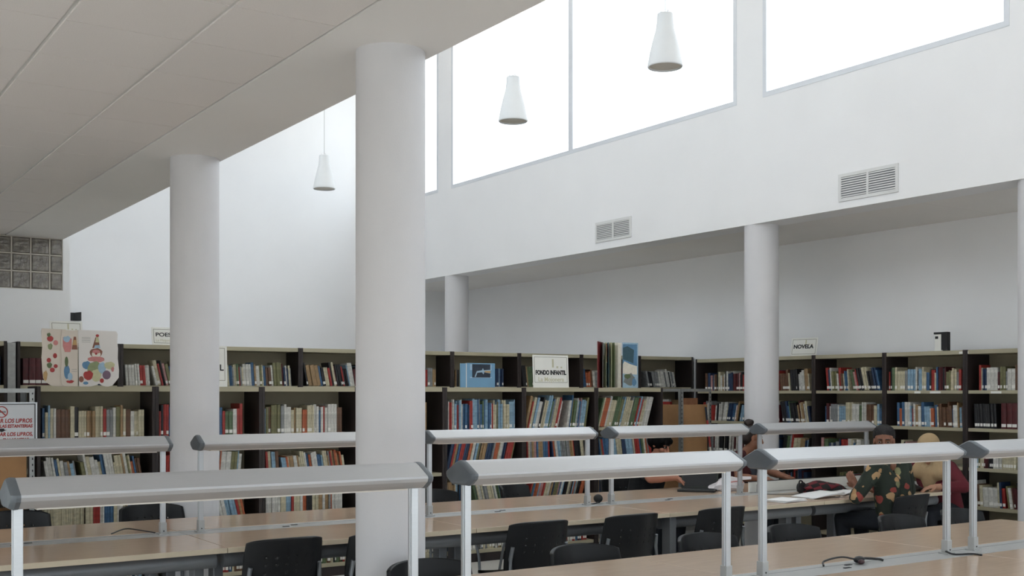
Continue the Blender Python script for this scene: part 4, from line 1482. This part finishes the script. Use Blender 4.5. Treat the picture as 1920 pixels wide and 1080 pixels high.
def floral():
    m = mat('floral_shirt', '#2c352c', .85, var=.1)
    nt = m.node_tree
    b_ = nt.nodes['Principled BSDF']
    tc = nt.nodes.new('ShaderNodeTexCoord')
    ns = nt.nodes.new('ShaderNodeTexNoise')
    ns.inputs['Scale'].default_value = 9
    va = nt.nodes.new('ShaderNodeMixRGB')
    va.blend_type = 'ADD'
    va.inputs[0].default_value = .12
    nt.links.new(tc.outputs['Object'], ns.inputs['Vector'])
    nt.links.new(tc.outputs['Object'], va.inputs[1])
    nt.links.new(ns.outputs['Color'], va.inputs[2])
    vo = nt.nodes.new('ShaderNodeTexVoronoi')
    vo.inputs['Scale'].default_value = 13
    nt.links.new(va.outputs[0], vo.inputs['Vector'])
    # petals: near the cell centre; colour of the flower by cell
    rp = nt.nodes.new('ShaderNodeValToRGB')
    rp.color_ramp.interpolation = 'CONSTANT'
    rp.color_ramp.elements[0].color = (1, 1, 1, 1)
    rp.color_ramp.elements[1].position = .42
    rp.color_ramp.elements[1].color = (0, 0, 0, 1)
    nt.links.new(vo.outputs['Distance'], rp.inputs[0])
    cr = nt.nodes.new('ShaderNodeValToRGB')
    cr.color_ramp.interpolation = 'CONSTANT'
    for i, (p, c) in enumerate(((0, '#a5815a'), (.25, '#7c7a58'), (.42, '#8f4038'), (.58, '#2c352c'), (.8, '#b08f68'))):
        el = cr.color_ramp.elements[i] if i < 2 else cr.color_ramp.elements.new(p)
        el.position = p
        el.color = lin(c)
    sep = nt.nodes.new('ShaderNodeSeparateColor')
    nt.links.new(vo.outputs['Color'], sep.inputs[0])
    nt.links.new(sep.outputs[0], cr.inputs[0])
    mx = nt.nodes.new('ShaderNodeMixRGB')
    mx.inputs[1].default_value = lin('#20281f')
    nt.links.new(rp.outputs[0], mx.inputs[0])
    nt.links.new(cr.outputs[0], mx.inputs[2])
    nt.links.new(mx.outputs[0], b_.inputs['Base Color'])
    return m


# the one in the beanie, behind the laptop
root, off, hp, RM, nb, u_, r, fw, fin = person(
    'person in black beanie and black T-shirt leaning at a laptop', (6.93, 8.19, .565), (-.03, -1), 20, (.0, -.10, .135), (.22, -.86, -.42), S1, M_tee, M_jean,
    (((7.08, 7.62, .80), (.6, .2, -.6), (-.05, -1, -.1), (0, 0, -1), .5), ((6.80, 7.57, .865), (-.7, .1, -.6), (.75, -.35, -.55), (-.2, .1, -1), .55)), .75)
hb = MB().ball(hp(0, -.018, .045), .092, .110, .088, 20, rot=RM)
hb.ball(hp(0, -.045, .012), .094, .092, .085, 18, rot=RM)
hb.capsule(hp(-.055, .052, .048), hp(.055, .052, .048), .032, .032)
hb.ball(hp(0, -.020, .022), .100, .108, .078, 20, rot=RM)
fin(hb, 'beanie', mat('black_wool', '#0c0c0d', .95, spec=.15, var=.15, scale=60), .008, 5)
# bun
root, off, hp, RM, nb, u_, r, fw, fin = person(
    'person with dark hair bun and maroon top before the column', (8.16, 8.21, .565), (.35, -.94), 13, (.03, -.07, .145), (.80, -.56, -.22), S2, M_maroon, M_jean,
    (((8.34, 7.70, .80), (.5, .1, -.6), (-.2, -1, -.1), (0, 0, -1), .5), ((7.98, 7.66, .80), (-.7, .1, -.6), (.6, -.7, -.1), (0, 0, -1), .5)), .35, female=True)
hh = MB().ball(hp(0, -.035, .036), .083, .092, .090, 20, rot=RM)
hh.ball(hp(0, -.06, -.01), .074, .062, .075, 18, rot=RM)
hh.capsule(hp(-.050, .018, .082), hp(.050, .018, .082), .026, .026)
fin(hh, 'hair', M_hairbr, .008, 4)
bn = MB().ball(hp(0, -.065, .135), .046, .046, .040, 16, rot=RM)
bn.ball(hp(.02, -.05, .148), .03, .03, .026, 12, rot=RM).ball(hp(-.02, -.085, .13), .03, .03, .03, 12, rot=RM)
fin(bn, 'hair_bun', M_hairbr, .008, 3)
v_ = MB().capsule(nb - u_ * .10 + fw * .10 - r * .05, nb - u_ * .24 + fw * .115 - r * .02, .05, .07, flat=.5).capsule(nb - u_ * .10 + fw * .10 + r * .05, nb - u_ * .24 + fw * .115 + r * .02, .05, .07, flat=.5)
fin(v_, 'waistcoat', M_slate, .010, 4)
# floral shirt
root, off, hp, RM, nb, u_, r, fw, fin = person(
    'person in dark floral shirt turning round, hand raised at the desk', (7.64, 5.90, .592), (-.05, 1), 6, (-.02, .035, .158), (-.80, -.60, -.08), S3, floral(), M_jean,
    (((7.50, 6.165, .845), (-.8, -.4, -.5), (-.10, .55, .80), (.9, .2, .1), .45), ((7.86, 6.24, .80), (.8, -.3, -.5), (-.3, .9, -.05), (0, 0, -1), .4)), 1.45, hem=.06)
hh = MB().ball(hp(0, -.040, .050), .090, .094, .088, 20, rot=RM)
hh.ball(hp(0, -.065, .0), .080, .062, .085, 18, rot=RM)
hh.capsule(hp(-.050, .014, .092), hp(.050, .014, .092), .030, .030)
hh.ball(hp(0, -.01, .075), .080, .085, .062, 16, rot=RM)
fin(hh, 'hair', M_hairb, .008, 3)
bw_ = Vector((7.50, 6.165, .845))
dv = Vector((-.10, .55, .80)).normalized()
a_ = dv.cross(UP).normalized()
b2 = dv.cross(a_)
ring = [bw_ - dv * .012 + .031 * (math.cos(t) * a_ + math.sin(t) * b2) - off for t in [2 * PI * k / 20 for k in range(21)]]
MB().tube(ring, .0045, 6).build('bracelet', M_white, root, smooth=True)
# headscarf
root, off, hp, RM, nb, u_, r, fw, fin = person(
    'person in beige headscarf and red top bending at the desk end', (9.02, 6.42, .565), (-1, -.05), 26, (-.075, -.02, .125), (-.85, .15, -.55), S4, M_redt, M_jean,
    (((8.53, 6.16, .80), (.2, -.9, -.4), (-.8, .4, -.1), (0, 0, -1), .5), ((8.52, 6.72, .80), (.2, .9, -.4), (-.8, -.4, -.1), (0, 0, -1), .5)), 1.7, female=True)
sc = MB().ball(hp(0, -.028, .034), .092, .106, .096, 20, rot=RM)
sc.ball(hp(0, -.05, -.05), .086, .085, .09, 18, rot=RM)
for s in (-1, 1):
    sc.capsule(hp(.070 * s, .02, .0), hp(.045 * s, .030, -.115), .030, .040)
    sc.capsule(hp(.05 * s, .0, -.12), nb + r * .09 * s - u_ * .06 + fw * .05, .065, .085)
    sc.capsule(nb + r * .05 * s - u_ * .06 + fw * .07, nb + r * .02 * s - u_ * .26 + fw * .13, .08, .045, flat=.6)
    sc.capsule(nb + r * .10 * s - u_ * .05, nb + r * .09 * s - u_ * .16 - fw * .07, .075, .055)
fin(sc, 'headscarf', M_scarf, .010, 5)

# lettering becomes plain mesh
bpy.context.view_layer.update()
dg = bpy.context.evaluated_depsgraph_get()
for o in [o for o in C.objects if o.type == 'FONT']:
    me = bpy.data.meshes.new_from_object(o.evaluated_get(dg))
    n = bpy.data.objects.new('lettering', me)
    C.objects.link(n)
    n.parent = o.parent
    n.location, n.rotation_euler, n.scale = o.location, o.rotation_euler, o.scale
    bpy.data.objects.remove(o)
